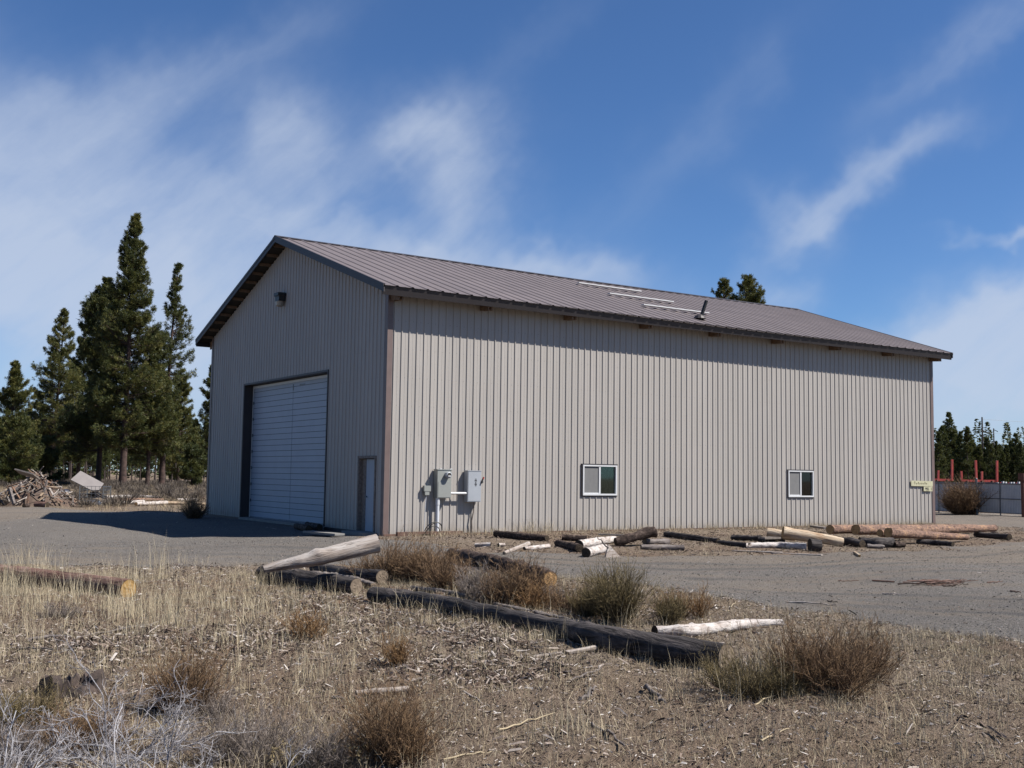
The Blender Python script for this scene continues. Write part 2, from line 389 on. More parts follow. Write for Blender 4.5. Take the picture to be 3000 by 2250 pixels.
blobs = [(120, 830, 640, 290, -22, 1.15), (-200, 560, 500, 170, -25, .5), (480, 620, 420, 170, -35, .50), (600, 1000, 500, 170, -18, .45), (330, 330, 420, 110, 30, .24),
         (650, 180, 330, 60, 35, .14), (860, 500, 150, 190, -60, .62), (830, 380, 110, 90, 0, .35), (1290, 420, 160, 110, 15, .68), (1370, 560, 100, 140, -40, .75), (1180, 430, 90, 50, 15, .35),
         (1300, 770, 480, 70, -12, .75), (1680, 790, 190, 50, -12, .55), (1080, 740, 500, 150, -8, .35),
         (2330, 690, 180, 38, 48, .29), (2480, 570, 210, 42, 26, .24), (2640, 480, 180, 50, 30, .34), (2300, 620, 130, 60, -40, .25),
         (2310, 850, 90, 45, 20, .40), (3040, 940, 300, 130, 24, 1.0), (2800, 1040, 260, 100, 20, .85), (3000, 1180, 420, 130, 0, 1.0), (3000, 708, 110, 14, -5, .8), (2980, 830, 150, 40, 25, .6),
         (2900, 60, 300, 60, 38, .28), (2250, 230, 90, 60, 70, .07), (2000, 420, 400, 80, 45, .08), (1480, 140, 300, 50, 35, .06),
         (300, 1250, 900, 130, 0, .35)]
den = None
for b_ in blobs:
    x = blob(*b_); den = x if den is None else t.math('ADD', den, x)
vv = t.n('ShaderNodeCombineXYZ'); t.set(vv.inputs[0], t.math('ADD', t.math('MULTIPLY', AZw, .8), t.math('MULTIPLY', EL, .55))); t.set(vv.inputs[1], t.math('SUBTRACT', t.math('MULTIPLY', ELw, 2.1), t.math('MULTIPLY', AZ, -.9)))
fib = t.noise(vv.outputs[0], 7, 7, .55, .5)
v2 = t.n('ShaderNodeCombineXYZ'); t.set(v2.inputs[0], AZw); t.set(v2.inputs[1], ELw)
puf = t.noise(v2.outputs[0], 10, 7, .52, .2)
v3 = t.n('ShaderNodeCombineXYZ'); t.set(v3.inputs[0], t.math('SUBTRACT', t.math('MULTIPLY', EL, .8), t.math('MULTIPLY', AZ, .9))); t.set(v3.inputs[1], t.math('ADD', t.math('MULTIPLY', EL, 3.6), t.math('MULTIPLY', AZ, 3.2)))
fine = t.noise(v3.outputs[0], 7, 9, .6, .1)
fac = t.math('MULTIPLY', den, t.math('ADD', t.math('ADD', t.math('MULTIPLY', fib, 1.0), t.math('MULTIPLY', puf, .9)), -.30), True)
fac = t.math('MULTIPLY', fac, t.math('ADD', t.math('MULTIPLY', fine, 1.3), .30), True)
fac = t.math('SUBTRACT', 1.0, t.math('POWER', 2.718, t.math('MULTIPLY', fac, -1.75)), True)
fac = t.math('MULTIPLY', fac, .96, True)
hz = t.math('POWER', t.math('SUBTRACT', 1.0, t.math('ABSOLUTE', sx.outputs[2])), 14)   # moist air low down
skyc = t.mix(1.0, sky.outputs[0], (.62, .88, 1.19), 'MULTIPLY')
c1 = t.mix(t.math('MULTIPLY', hz, .35), skyc, (4.3, 5.2, 6.6))
c2 = t.mix(fac, c1, (5.6, 6.4, 7.9))
t.t.links.new(c2, bg.inputs[0]); bg.inputs[1].default_value = .0545

# ------------------------------------------------------------------ ground
def graded(c0, c1, fine, lo, hi, grow=1.09):
    xs = list(np.arange(c0, c1, fine)); s = fine; x = xs[-1]
    while x < hi: s *= grow; x += s; xs.append(x)
    s = fine; x = xs[0]
    while x > lo: s *= grow; x -= s; xs.insert(0, x)
    return np.array(xs)
gx = graded(-15, 1.5, .05, -2500, 3000); gy = graded(-23.5, -8, .05, -900, 3000)
X, Y = np.meshgrid(gx, gy, indexing='ij'); Z = hgt(X, Y, True)
ga = yard(X, Y)
# compacted tan dust lanes where vehicles pass
dst = np.exp(-((sdist(X, Y, np.array([(1, -6.2), (4, -8.3), (10, -9.2), (20, -9.5), (40, -12), (40, -13.6), (16, -12), (8, -11), (2, -9.6)]))+.2)/.9)**2)*.3
dst += .95*sstep(-.2, .8, sdist(X, Y, np.array([(-30, 10), (-9, 7), (-5.5, 14), (-2, 16), (-4, 25), (-40, 36)])))+.8*sstep(-1, 1, sdist(X, Y, np.array([(23.8, -3), (30, -4), (60, 4), (60, 14), (24, 12)])))
dst += .55*sstep(-.5, .9, sdist(X, Y, np.array([(-3, -8.2), (0, -9.6), (6, -12.6), (20, -16), (30, -12), (20, -8), (8, -9.6), (2, -8.2), (-1.4, -6.4), (-3, -6)])))+.4*np.exp(-((Y+14.5+.45*X+.06*X*X*.2)/.35)**2)*(X > -2)+1.1*sstep(-.3, .8, sdist(X, Y, np.array([(-16, -1), (-8, -6.2), (-5, -7.4), (-5, -6.2), (-9, -4), (-15, 1)])))
trk = np.zeros_like(X)
for lane in ([(3050, 1640), (2700, 1655), (2350, 1672), (2000, 1672), (1700, 1655), (1450, 1640)], [(3050, 1672), (2750, 1682), (2400, 1700), (2050, 1700)], [(3050, 1612), (2600, 1640), (2300, 1660), (1900, 1650), (1500, 1632), (1200, 1615), (800, 1600), (300, 1600), (-100, 1590)], [(3050, 1760), (2700, 1745), (2400, 1735), (2150, 1722)], [(3050, 1800), (2750, 1785), (2500, 1770)], [(-100, 1612), (400, 1622), (800, 1620), (1100, 1628)]):
    Q = np.array([(CAM+ray(*q)*(-CAM[2]/ray(*q)[2]))[:2] for q in lane]); dd = np.full(X.shape, 1e9)
    for a_, b_ in zip(Q[:-1], Q[1:]):
        e_ = b_-a_; tt = np.clip(((X-a_[0])*e_[0]+(Y-a_[1])*e_[1])/(e_@e_), 0, 1); dd = np.minimum(dd, np.hypot(X-a_[0]-e_[0]*tt, Y-a_[1]-e_[1]*tt))
    dd = dd+(vnoise(X, Y, 1.9, 41)-.5)*.35; trk += np.exp(-(dd/.16)**2)*(.4+.9*vnoise(X, Y, 1.4, 42)); dst += .7*np.exp(-((dd-.38)/.22)**2)*(.3+vnoise(X, Y, 1.1, 43))
trk = trk.clip(0, 1)+.55*sstep(-1, 3, sdist(X, Y, np.array([(-3.4, -17.5), (-1.2, -14.6), (4, -17), (12, -22), (12, -40), (-4, -30)])))
duf = sstep(.35, .8, vnoise(X, Y, 2.1, 11))*.6+.9*np.exp(-(sdist(X, Y, np.array([(-12, -8), (-6.2, -10.2), (-4.8, -11.6), (-4.9, -15), (-8, -14), (-13, -11)]))/1.2).clip(-3, 0)**2)
nx, ny = X.shape
idx = np.arange(nx*ny).reshape(nx, ny)
quads = np.stack([idx[:-1, :-1], idx[1:, :-1], idx[1:, 1:], idx[:-1, 1:]], -1).reshape(-1, 4)
P = np.stack([X, Y, Z], -1).reshape(-1, 3)
ingr = (ga[:-1, :-1] > .5).ravel()
for nm, sel, lb in (('ground', ~ingr, 'dry brown earth littered with bark and straw'), ('gravel_yard', ingr, 'grey gravel yard and driveway around the metal building')):
    q = quads[sel]; used, inv = np.unique(q, return_inverse=True)
    b = MB(); b.add(P[used], inv.reshape(-1, 4)); o = b.build(nm, M['ground'], smooth=True)
    for an, arr in (('gravel', ga), ('dust', dst), ('duff', duf), ('track', trk)):
        at = o.data.attributes.new(an, 'FLOAT', 'POINT'); at.data.foreach_set('value', arr.ravel()[used].astype(np.float32))
    kind(o, 'structure', lb)

# ------------------------------------------------------------------ the metal building
PR = [(0, 0), (.062, 0), (.068, .0035), (.080, .0035), (.086, 0), (.148, 0), (.160, 0), (.174, .024), (.196, .024), (.212, 0), (.2286, 0)]
def profile(u0, u1, extra=()):
    us, ds = [], []
    k0 = int(math.floor(u0/.2286)); k = k0
    while k*.2286 < u1:
        for a, d in PR[:-1]: us.append(k*.2286+a); ds.append(d)
        k += 1
    us = np.array(us+[k*.2286]); ds = np.array(ds+[0.])
    allu = np.unique(np.concatenate([us[(us > u0) & (us < u1)], [u0, u1], [e for e in extra if u0 < e < u1]]))
    return allu, np.interp(allu, us, ds)
def ribbed(b, u0, u1, pt, holes, zb, zt):
    """pt(u, d, z) -> xyz; holes: (ua, ub, za, zb)"""
    us, ds = profile(u0, u1, [e for h in holes for e in h[:2]])
    for i in range(len(us)-1):
        ua, ub, da, db = us[i], us[i+1], ds[i], ds[i+1]; um = (ua+ub)/2
        cuts = [(zb, None)]; segs = []; z = zb
        for h in sorted(holes, key=lambda h: h[2]):
            if h[0] <= um <= h[1]:
                if h[2] > z: segs.append((z, h[2]))
                z = h[3]
        for (s0, s1) in segs: b.add([pt(ua, da, s0), pt(ub, db, s0), pt(ub, db, s1), pt(ua, da, s1)], [(0, 1, 2, 3)])
        b.add([pt(ua, da, z), pt(ub, db, z), pt(ub, db, zt(ub)), pt(ua, da, zt(ua))], [(0, 1, 2, 3)])

def roofz(y): return ZR-SL*abs(y-WID/2)
TH = .17
bld = root('metal_building', (0, 0, 0), 'large tan ribbed metal shed with brown roof and white roll-up door', 'building')
W1 = (6.53, 7.80, 1.06, 1.96); W2 = (15.32, 16.56, 1.02, 1.92)
DO = (3.72, 10.55, -.2, 4.57); MD = (.56, 1.50, -.2, 2.02)
b = MB(); ribbed(b, 0, LEN, lambda u, d, z: (u, -d, z), [W1, W2], -.12, lambda u: roofz(0)-TH); b.build('wall', M['side'], bld)['label'] = 'sunlit long ribbed wall with two windows'
b = MB(); ribbed(b, 0, WID, lambda u, d, z: (-d, u, z), [DO, MD], -.12, lambda u: roofz(u)-TH); b.build('wall', M['side'], bld)['label'] = 'shaded gable wall with the roll-up door'
b = MB(); ribbed(b, 0, LEN, lambda u, d, z: (u, WID+d, z), [], -.12, lambda u: roofz(0)-TH); b.build('wall', M['side'], bld)
b = MB(); ribbed(b, 0, WID, lambda u, d, z: (LEN+d, u, z), [], -.12, lambda u: roofz(u)-TH); b.build('wall', M['side'], bld)
# roof sheets, ribs run from ridge to eave
for sgn in (0, 1):
    b = MB(); us, ds = profile((-OX-.02)*.5, (LEN+OX+.02)*.5); us = us*2; ds = ds*1.15
    y_e = -OY-.03 if sgn == 0 else WID+OY+.03
    sag = lambda x: -.05*math.sin(math.pi*min(1, max(0, x/LEN)))**2
    ns = 6
    for i in range(len(us)-1):
        vs = []
        for (u, d) in ((us[i], ds[i]), (us[i+1], ds[i+1])):
            for k in range(ns+1):
                y = WID/2+(y_e-WID/2)*k/ns; vs.append((u, y, roofz(y)+d+sag(u)))
        n1 = ns+1
        b.add(vs, [(k, k+1, n1+k+1, n1+k) for k in range(ns)])
    b.build('roof_panel', M['roof'], bld)
b = MB()   # boarding and joists under the sheets
for sgn in (-1, 1):
    y0 = WID/2; y1 = -OY+.03 if sgn < 0 else WID+OY-.03
    b.add([(-OX+.03, y0, roofz(y0)-.075), (LEN+OX-.03, y0, roofz(y0)-.075), (LEN+OX-.03, y1, roofz(y1)-.075), (-OX+.03, y1, roofz(y1)-.075)], [(0, 1, 2, 3)])
b.build('roof_deck', M['dark_in'], bld)
for sgn in (-1, 1):
    for k in range(12):
        y = WID/2+sgn*(.3+k*.615)
        if -OY+.1 < y < WID+OY-.1:
            for (xa, xb) in ((-OX+.06, -.005), (LEN+.005, LEN+OX-.06)):
                b = MB(); b.beam((xa, y, roofz(y)-.125), (xb, y, roofz(y)-.125), .05, .09); b.build('purlin', M['wood_in'], bld)
def fascia(x0, x1, y0, y1, name):
    b = MB()
    if name == 'rake_trim':
        for (ya, yb) in ((y0, WID/2), (WID/2, y1)):
            za, zb = roofz(ya), roofz(yb)
            for (e, hgt_, off) in ((.0, .20, 0), (.012, .075, 0)):
                xs = (x0-e, x1+e); v = []
                for (yy, zz) in ((ya, za), (yb, zb)):
                    for xx in xs:
                        for h_ in (-hgt_+.02 if e == 0 else -.055, .028 if e == 0 else .031): v.append((xx, yy, zz+h_))
                b.add(v, [(0, 1, 3, 2), (4, 6, 7, 5), (0, 4, 5, 1), (2, 3, 7, 6), (0, 2, 6, 4), (1, 5, 7, 3)])
    else:
        out_ = y0 < 0; yo, yi = (y0, y1) if out_ else (y1, y0); za = roofz(yo); k_ = .075*(1 if out_ else -1)
        b.add([(x, y, z) for x in (x0, x1) for (y, z) in ((yo, za-.010), (yi, za-.002), (yi+k_, za-.235), (yo+k_, za-.240))], [(0, 1, 2, 3), (4, 7, 6, 5), (0, 4, 5, 1), (1, 5, 6, 2), (2, 6, 7, 3), (3, 7, 4, 0)])
    return b.build(name, M['trim'], bld)
fascia(-OX-.03, -OX, -OY, WID+OY, 'rake_trim'); fascia(LEN+OX, LEN+OX+.03, -OY, WID+OY, 'rake_trim')
fascia(-OX-.027, LEN+OX+.027, -OY-.003, -OY+.03, 'fascia'); fascia(-OX-.027, LEN+OX+.027, WID+OY-.03, WID+OY+.003, 'fascia')
b = MB()   # ridge cap
b.add([(-OX-.05, WID/2-.20, roofz(WID/2-.2)+.032), (-OX-.05, WID/2, ZR+.045), (-OX-.05, WID/2+.2, roofz(WID/2+.2)+.032)] +
      [(x, WID/2+dy, (ZR+.045 if dy == 0 else roofz(WID/2+dy)+.032)-.05*math.sin(math.pi*min(1, max(0, x/LEN)))**2) for x in (LEN/4, LEN/2, LEN*.75, LEN+OX+.05) for dy in (-.2, 0, .2)],
      [(k*3+j, k*3+3+j, k*3+4+j, k*3+1+j) for k in range(4) for j in (0, 1)])
b.build('ridge_cap', M['trim'], bld)
for (x, y, sx_, sy_) in ((0, 0, -1, -1), (LEN, 0, 1, -1), (0, WID, -1, 1), (LEN, WID, 1, 1)):
    b = MB(); zt = roofz(0)-TH+.03
    b.box2((x+sx_*.030, y+sy_*.030, -.1), (x-sx_*.13, y+sy_*.026, zt)); b.box2((x+sx_*.030, y+sy_*.025, -.1), (x+sx_*.026, y-sy_*.13, zt))
    b.build('corner_trim', M['corner'], bld)
for i in range(0, 9):   # truss heels poking out under the eaves
    x = min(max(i*LEN/8, .12), LEN-.12)
    for (ya, yb) in ((-.03, -.46), (WID+.03, WID+.46)):
        b = MB()
        z = roofz(yb)-.11
        for dx in (-.06, .06):
            b.add([(x+dx-.02, ya, z-.24), (x+dx+.02, ya, z-.24), (x+dx+.02, yb, z-.27), (x+dx-.02, yb, z-.27), (x+dx-.02, ya, z+.08), (x+dx+.02, ya, z+.08), (x+dx+.02, yb, z), (x+dx-.02, yb, z)],
                  [(0, 1, 2, 3), (4, 7, 6, 5), (0, 4, 5, 1), (2, 6, 7, 3), (1, 5, 6, 2), (0, 3, 7, 4)])
        b.box((x, (ya+yb)/2, z-.12), (.082, abs(yb-ya)*.9, .10))
        b.build('truss_heel', M['wood_in'], bld)
# roll-up door
d = MB(); X0 = .30
d.box2((X0, DO[0]+.0, .08), (X0+.05, DO[1]-.02, DO[3]-.02))
dr = d.build('overhead_door', M['door_white'], bld)
g = MB(); zs = []
z = .12; k = 0
for sec in range(8):
    base = .10+sec*.553
    for off in (.0, .185, .37): zs.append(base+off)
for z in zs:
    if z < DO[3]-.1: g.box2((X0-.006, DO[0]+.02, z-.007), (X0-.001, DO[1]-.05, z+.007))
g.box2((X0-.009, 7.022, .1), (X0-.007, 7.031, 4.4))
g.build('panel_groove', M['door_line'], dr)
for sec in range(1, 8):
    zz = .10+sec*.553-.05
    g = MB(); g.box2((X0-.03, DO[1]-.12, zz), (X0-.002, DO[1]-.06, zz+.10)); g.build('roller_hinge', M['steel'], dr)
g = MB(); g.box2((X0-.012, 7.0, 4.22), (X0-.004, 7.06, 4.42)); g.build('top_bracket', M['steel'], dr); g = MB(); g.box2((X0-.012, 6.1, 4.36), (X0-.004, 6.5, 4.39)); g.build('top_bracket', M['steel'], dr)
j = MB()
j.box2((-.035, DO[1]-.002, -.1), (X0+.06, DO[1]+.06, DO[3]+.0)); j.build('door_jamb', M['trim'], bld)
j = MB(); j.box2((-.035, DO[0]-.05, -.1), (X0+.06, DO[0]+.002, DO[3])); j.build('door_jamb', M['trim'], bld)
j = MB(); j.box2((-.037, DO[0]-.05, DO[3]), (X0+.06, DO[1]+.06, DO[3]+.06)); j.build('door_head', M['trim'], bld)
j = MB(); j.box2((-.05, DO[0]-.1, -.2), (X0+.3, DO[1]+.1, .075)); j.build('door_sill', M['conc'], bld)
j = MB(); j.box2((X0-.02, DO[1]-.055, .08), (X0-.008, DO[1]-.004, DO[3]-.02)); j.box2((X0-.035, DO[0], DO[3]-.10), (X0-.012, DO[1]-.06, DO[3]-.02)); j.build('weather_strip', M['vinyl'], bld)
# small door
f = MB(); f.box2((-.03, MD[0]-.07, -.1), (.12, MD[0]+.0, MD[3]+.0)); f.box2((-.03, MD[1], -.1), (.12, MD[1]+.07, MD[3])); f.box2((-.032, MD[0]-.07, MD[3]), (.12, MD[1]+.07, MD[3]+.07))
fr = f.build('door_frame', M['weath'], bld)
f = MB(); f.box2((.10, MD[0], .06), (.145, MD[1]-.22, MD[3]-.02)); dd = f.build('entry_door', M['door_white'], bld)
f = MB(); f.tube([(.10, MD[1]-.30, .98), (.05, MD[1]-.30, .98)], [.012, .03], 8); f.build('handle', M['steel'], dd)
f = MB(); f.box2((.09, MD[1]-.215, .06), (.15, MD[1]-.002, MD[3]-.02)); f.build('side_board', M['weath'], bld)
f = MB(); f.box2((-.4, MD[0]-.2, -.1), (.2, MD[1]+.2, .055)); f.build('door_step', M['conc'], bld)
# windows
for (xa, xb, za, zb) in (W1, W2):
    f = MB(); e = .05; yo = -.062
    f.box2((xa-.01, yo, za), (xb+.01, .03, za+e)); f.box2((xa-.01, yo, zb-e*.8), (xb+.01, .03, zb+.0))
    f.box2((xa-.01, yo+.001, za+e), (xa+e*.7, .03, zb-e*.8)); f.box2((xb-e*.7, yo+.001, za+e), (xb+.01, .03, zb-e*.8))
    xm = (xa+xb)/2-.01
    f.box2((xm-.03, yo+.012, za+e), (xm+.03, .02, zb-e*.8))
    f.box2((xa+.04, yo+.02, za+e), (xm-.03, yo+.045, za+e+.03))
    wf = f.build('window', M['vinyl'], bld)
    f = MB(); f.box2((xa-.05, -.045, zb+.002), (xb+.05, -.001, zb+.035)); f.box2((xa-.045, -.03, za-.035), (xb+.045, -.001, za-.002)); f.box2((xa-.05, -.04, za-.03), (xa-.011, -.001, zb+.0)); f.build('surround', M['trim'], wf)
    f = MB(); f.box2((xa+.035, -.012, za+e), (xm-.03, -.008, zb-e*.8)); f.build('pane', M['glass'], wf)
    f = MB(); f.box2((xm+.03, -.006, za+e), (xb-.035, -.002, zb-e*.8)); f.build('pane', M['glass'], wf)
    f = MB(); f.box2((xa+.035, -.026, za+e), (xm-.035, -.024, zb-e*.8)); f.build('insect_screen', M['screen'], wf)
    f = MB(); f.box2((xm+.09, .05, zb-.27), (xm+.19, .055, zb-.20)); f.build('note_card', M['white'], wf)
b = MB(); b.box2((.0, -.045, -.12), (LEN, -.028, .035)); b.build('base_board', M['base'], bld)
b = MB(); b.box2((-.045, WID, -.12), (-.028, DO[1]+.1, .06)); b.build('base_board', M['trim'], bld); b = MB(); b.box2((-.045, MD[1]+.1, -.12), (-.028, DO[0]-.1, .06)); b.build('base_board', M['trim'], bld)
b = MB(); b.box2((.02, .35, -.05), (LEN-.02, WID-.02, .02)); b.build('floor_slab', M['conc'], bld)
# pale strips and vent on the roof slope
def onroof(px, py):
    d = ray(px, py); k = (ZR-SL*WID/2-CAM[2]+SL*CAM[1])/(d[2]-SL*d[1]); return CAM+d*k
for (a, c) in (((1693, 832), (1876, 857)), ((1783, 863), (1971, 888)), ((1882, 896), (2075, 921))):
    p, q = onroof(*a), onroof(*c); y = (p[1]+q[1])/2
    s = MB(); s.beam((p[0], y, roofz(y)+.045), (q[0], y, roofz(y)+.045), .14, .035); s.build('roof_strip', M['white'], bld)
p = onroof(2050, 932)
b = MB(); b.tube([p+V(0, 0, -.1), p+V(rt[0], rt[1], 0)*.22+V(0, 0, .58)], .06, 10); vp = b.build('vent_pipe', M['black'], bld)
b = MB(); b.tube([p+V(0, 0, -.02), p+V(.0, 0, .06), p+V(.01, 0, .12)], [.22, .16, .07], 12); b.build('flashing', M['trim'], vp)

# wall fixtures
wl = root('wall_light', (0, 7.28, 7.1), 'dark box floodlight high on the shaded gable wall', 'light')
b = MB(); b.box2((-.25, 7.12, 7.08), (-.027, 7.45, 7.33)); b.box2((-.29, 7.10, 7.25), (-.02, 7.47, 7.35)); b.build('housing', M['black'], wl)
b = MB(); b.tube([(-.15, 7.285, 6.90), (-.15, 7.285, 6.95), (-.15, 7.285, 7.075)], [.07, .12, .14], 10); b.build('lens', M['lens'], wl)
mt = root('electric_meter_box', (1.69, 0, 1.0), 'tall grey-green electric meter box with round dial on the long wall', 'meter')
b = MB(); b.box2((1.47, -.23, .98), (1.90, -.028, 1.74)); b.box2((1.455, -.245, 1.735), (1.915, -.028, 1.755)); b.build('cabinet', M['boxg'], mt)
b = MB(); b.box2((1.49, -.24, 1.0), (1.88, -.231, 1.42)); b.build('cover', M['boxg'], mt)
b = MB(); b.tube([(1.76, -.23, 1.60), (1.76, -.35, 1.60), (1.76, -.36, 1.60)], [.085, .085, .07], 18); gl = b.build('dial', M['boxb'], mt)
b = MB(); b.tube([(1.76, -.361, 1.60), (1.76, -.366, 1.60)], [.062, .060], 16); b.build('dial_face', M['dark_in'], gl)
b = MB(); b.box2((1.72, -.372, 1.56), (1.80, -.367, 1.59)); b.build('register', M['white'], gl)
b = MB(); b.box2((1.54, -.24, 1.755), (1.60, -.20, 1.775)); b.build('hub', M['white'], mt); b = MB(); b.box2((1.84, -.24, 1.755), (1.92, -.20, 1.775)); b.build('hub', M['white'], mt)
cdt = MB(); cdt.tube([(1.53, -.15, .985), (1.53, -.15, -.1)], .05, 12); cdt.tube([(1.53, -.15, .98), (1.53, -.15, .80)], .058, 12)
tag(cdt.build('conduit_pipe', M['pvc'], smooth=True), 'pale vertical conduit pipe running from the meter box down to the ground', 'pipe')
cdt = MB(); cdt.tube([(1.90, -.17, 1.11), (2.42, -.17, 1.11)], .033, 12)
tag(cdt.build('conduit_pipe', M['white'], smooth=True), 'short white horizontal conduit linking the meter box and the switch box', 'pipe')
ds_ = root('switch_box', (2.65, 0, .9), 'pale blue-grey disconnect switch box with red-tipped handle', 'electrical box')
b = MB(); b.box2((2.43, -.22, .88), (2.86, -.028, 1.72)); b.box2((2.42, -.232, 1.715), (2.87, -.028, 1.735)); b.build('cabinet', M['boxb'], ds_)
b = MB(); b.box2((2.445, -.228, .90), (2.845, -.221, 1.70)); b.build('door', M['boxb'], ds_)
b = MB(); b.beam((2.90, -.25, 1.52), (2.85, -.25, 1.38), .03, .035); b.box2((2.862, -.27, 1.40), (2.90, -.15, 1.44)); hb = b.build('handle', M['black'], ds_)
b = MB(); b.tube([(2.905, -.25, 1.50), (2.92, -.25, 1.56)], [.025, .022], 8); b.build('grip', M['red'], hb)
b = MB()
for (z, hh, ww) in ((1.50, .02, .05), (1.455, .035, .07), (1.40, .03, .04), (1.36, .03, .07), (1.32, .02, .05)): b.box2((2.68-ww/2, -.231, z-hh/2), (2.68+ww/2, -.2285, z+hh/2))
b.build('warning_label', M['ink'], ds_)
cb = MB(); cb.tube([(2.70, -.10, .90), (2.71, -.09, .6), (2.66, -.08, .35), (2.68, -.07, .15), (2.66, -.06, -.05)], .02, 8)
tag(cb.build('cable', M['weath'], smooth=True), 'drooping brown cable hanging below the disconnect switch box', 'cable')
jb = root('junction_box', (1.2, 0, 1.05), 'small grey box with a thin cord left of the meter', 'electrical box')
b = MB(); b.box2((1.13, -.13, 1.16), (1.33, -.028, 1.31)); b.box2((1.16, -.12, 1.06), (1.29, -.028, 1.16)); b.build('cabinet', M['boxg'], jb)
b = MB(); b.tube([(1.22, -.08, 1.06), (1.20, -.07, .8), (1.19, -.06, .3), (1.19, -.06, -.05)], .009, 6); b.build('cord', M['pvc'], jb)
b = MB()
for (ox_, r_, zc) in ((0, .26, .12), (.05, .20, .16), (-.03, .22, .05)):
    b.tube([(1.30+ox_+r_*math.cos(a), -.35-.1*math.sin(a), zc+r_*.9*math.sin(a)) for a in np.linspace(.1, math.pi, 12)], .012, 6)
tag(b.build('cable_loop', M['black'], smooth=True), 'loops of black cable sticking up from the ground beside the conduit', 'cable')

def text(s, loc, size, mat, parent, name='lettering', depth=.003, shear=0.):
    cu = bpy.data.curves.new(name, 'FONT'); cu.body = s; cu.size = size; cu.extrude = depth; cu.align_x = 'CENTER'; cu.align_y = 'CENTER'; cu.shear = shear
    o = bpy.data.objects.new(name, cu); col.objects.link(o); o.rotation_euler = (R(90), 0, 0); o.location = loc
    bpy.context.view_layer.update()
    me = bpy.data.meshes.new_from_object(o.evaluated_get(bpy.context.evaluated_depsgraph_get())); me.materials.clear(); me.materials.append(mat)
    n = bpy.data.objects.new(name, me); col.objects.link(n); n.rotation_euler = (R(90), 0, 0); n.location = loc
    bpy.data.objects.remove(o); attach(n, parent); return n
sg = root('wooden_sign', (22.6, 0, 1.5), 'long pale yellow wooden board sign with faded lettering near the wall end', 'sign')
b = MB(); b.box((22.58, -.052, 1.535), (1.30, .03, .20), Matrix.Rotation(R(.6), 3, 'Y')); b.build('board', M['sign'], sg)
b = MB(); x = 22.12
for k, (hh, ww) in enumerate([(.11, .07), (.05, .06), (.08, .05), (.05, .06), (.05, .05), (.05, .06), (.09, .04), (.05, .06)]):
    a_ = np.linspace(0, 5.2, 9)
    b.tube([(x+ww*.5*math.sin(a)+ww*.3*a/5.2+.02*hh, -.069, 1.505+hh*(.5-.5*math.cos(a))) for a in a_], .007, 4); x += ww+.045
b.build('lettering', M['signtxt'], sg)
sg2 = root('wooden_sign', (22.95, 0, 1.3), 'small pale yellow board sign hung just below the long one', 'sign')
b = MB(); b.box((22.94, -.052, 1.335), (.52, .03, .17), Matrix.Rotation(R(.6), 3, 'Y')); b.build('board', M['sign'], sg2)
text('MILL', (22.88, -.070, 1.345), .12, M['ink'], sg2)
b = MB(); b.box2((22.80, -.071, 1.268), (22.98, -.068, 1.28)); b.box2((23.12, -.071, 1.29), (23.15, -.068, 1.39)); b.build('painted_mark', M['signtxt'], sg2)
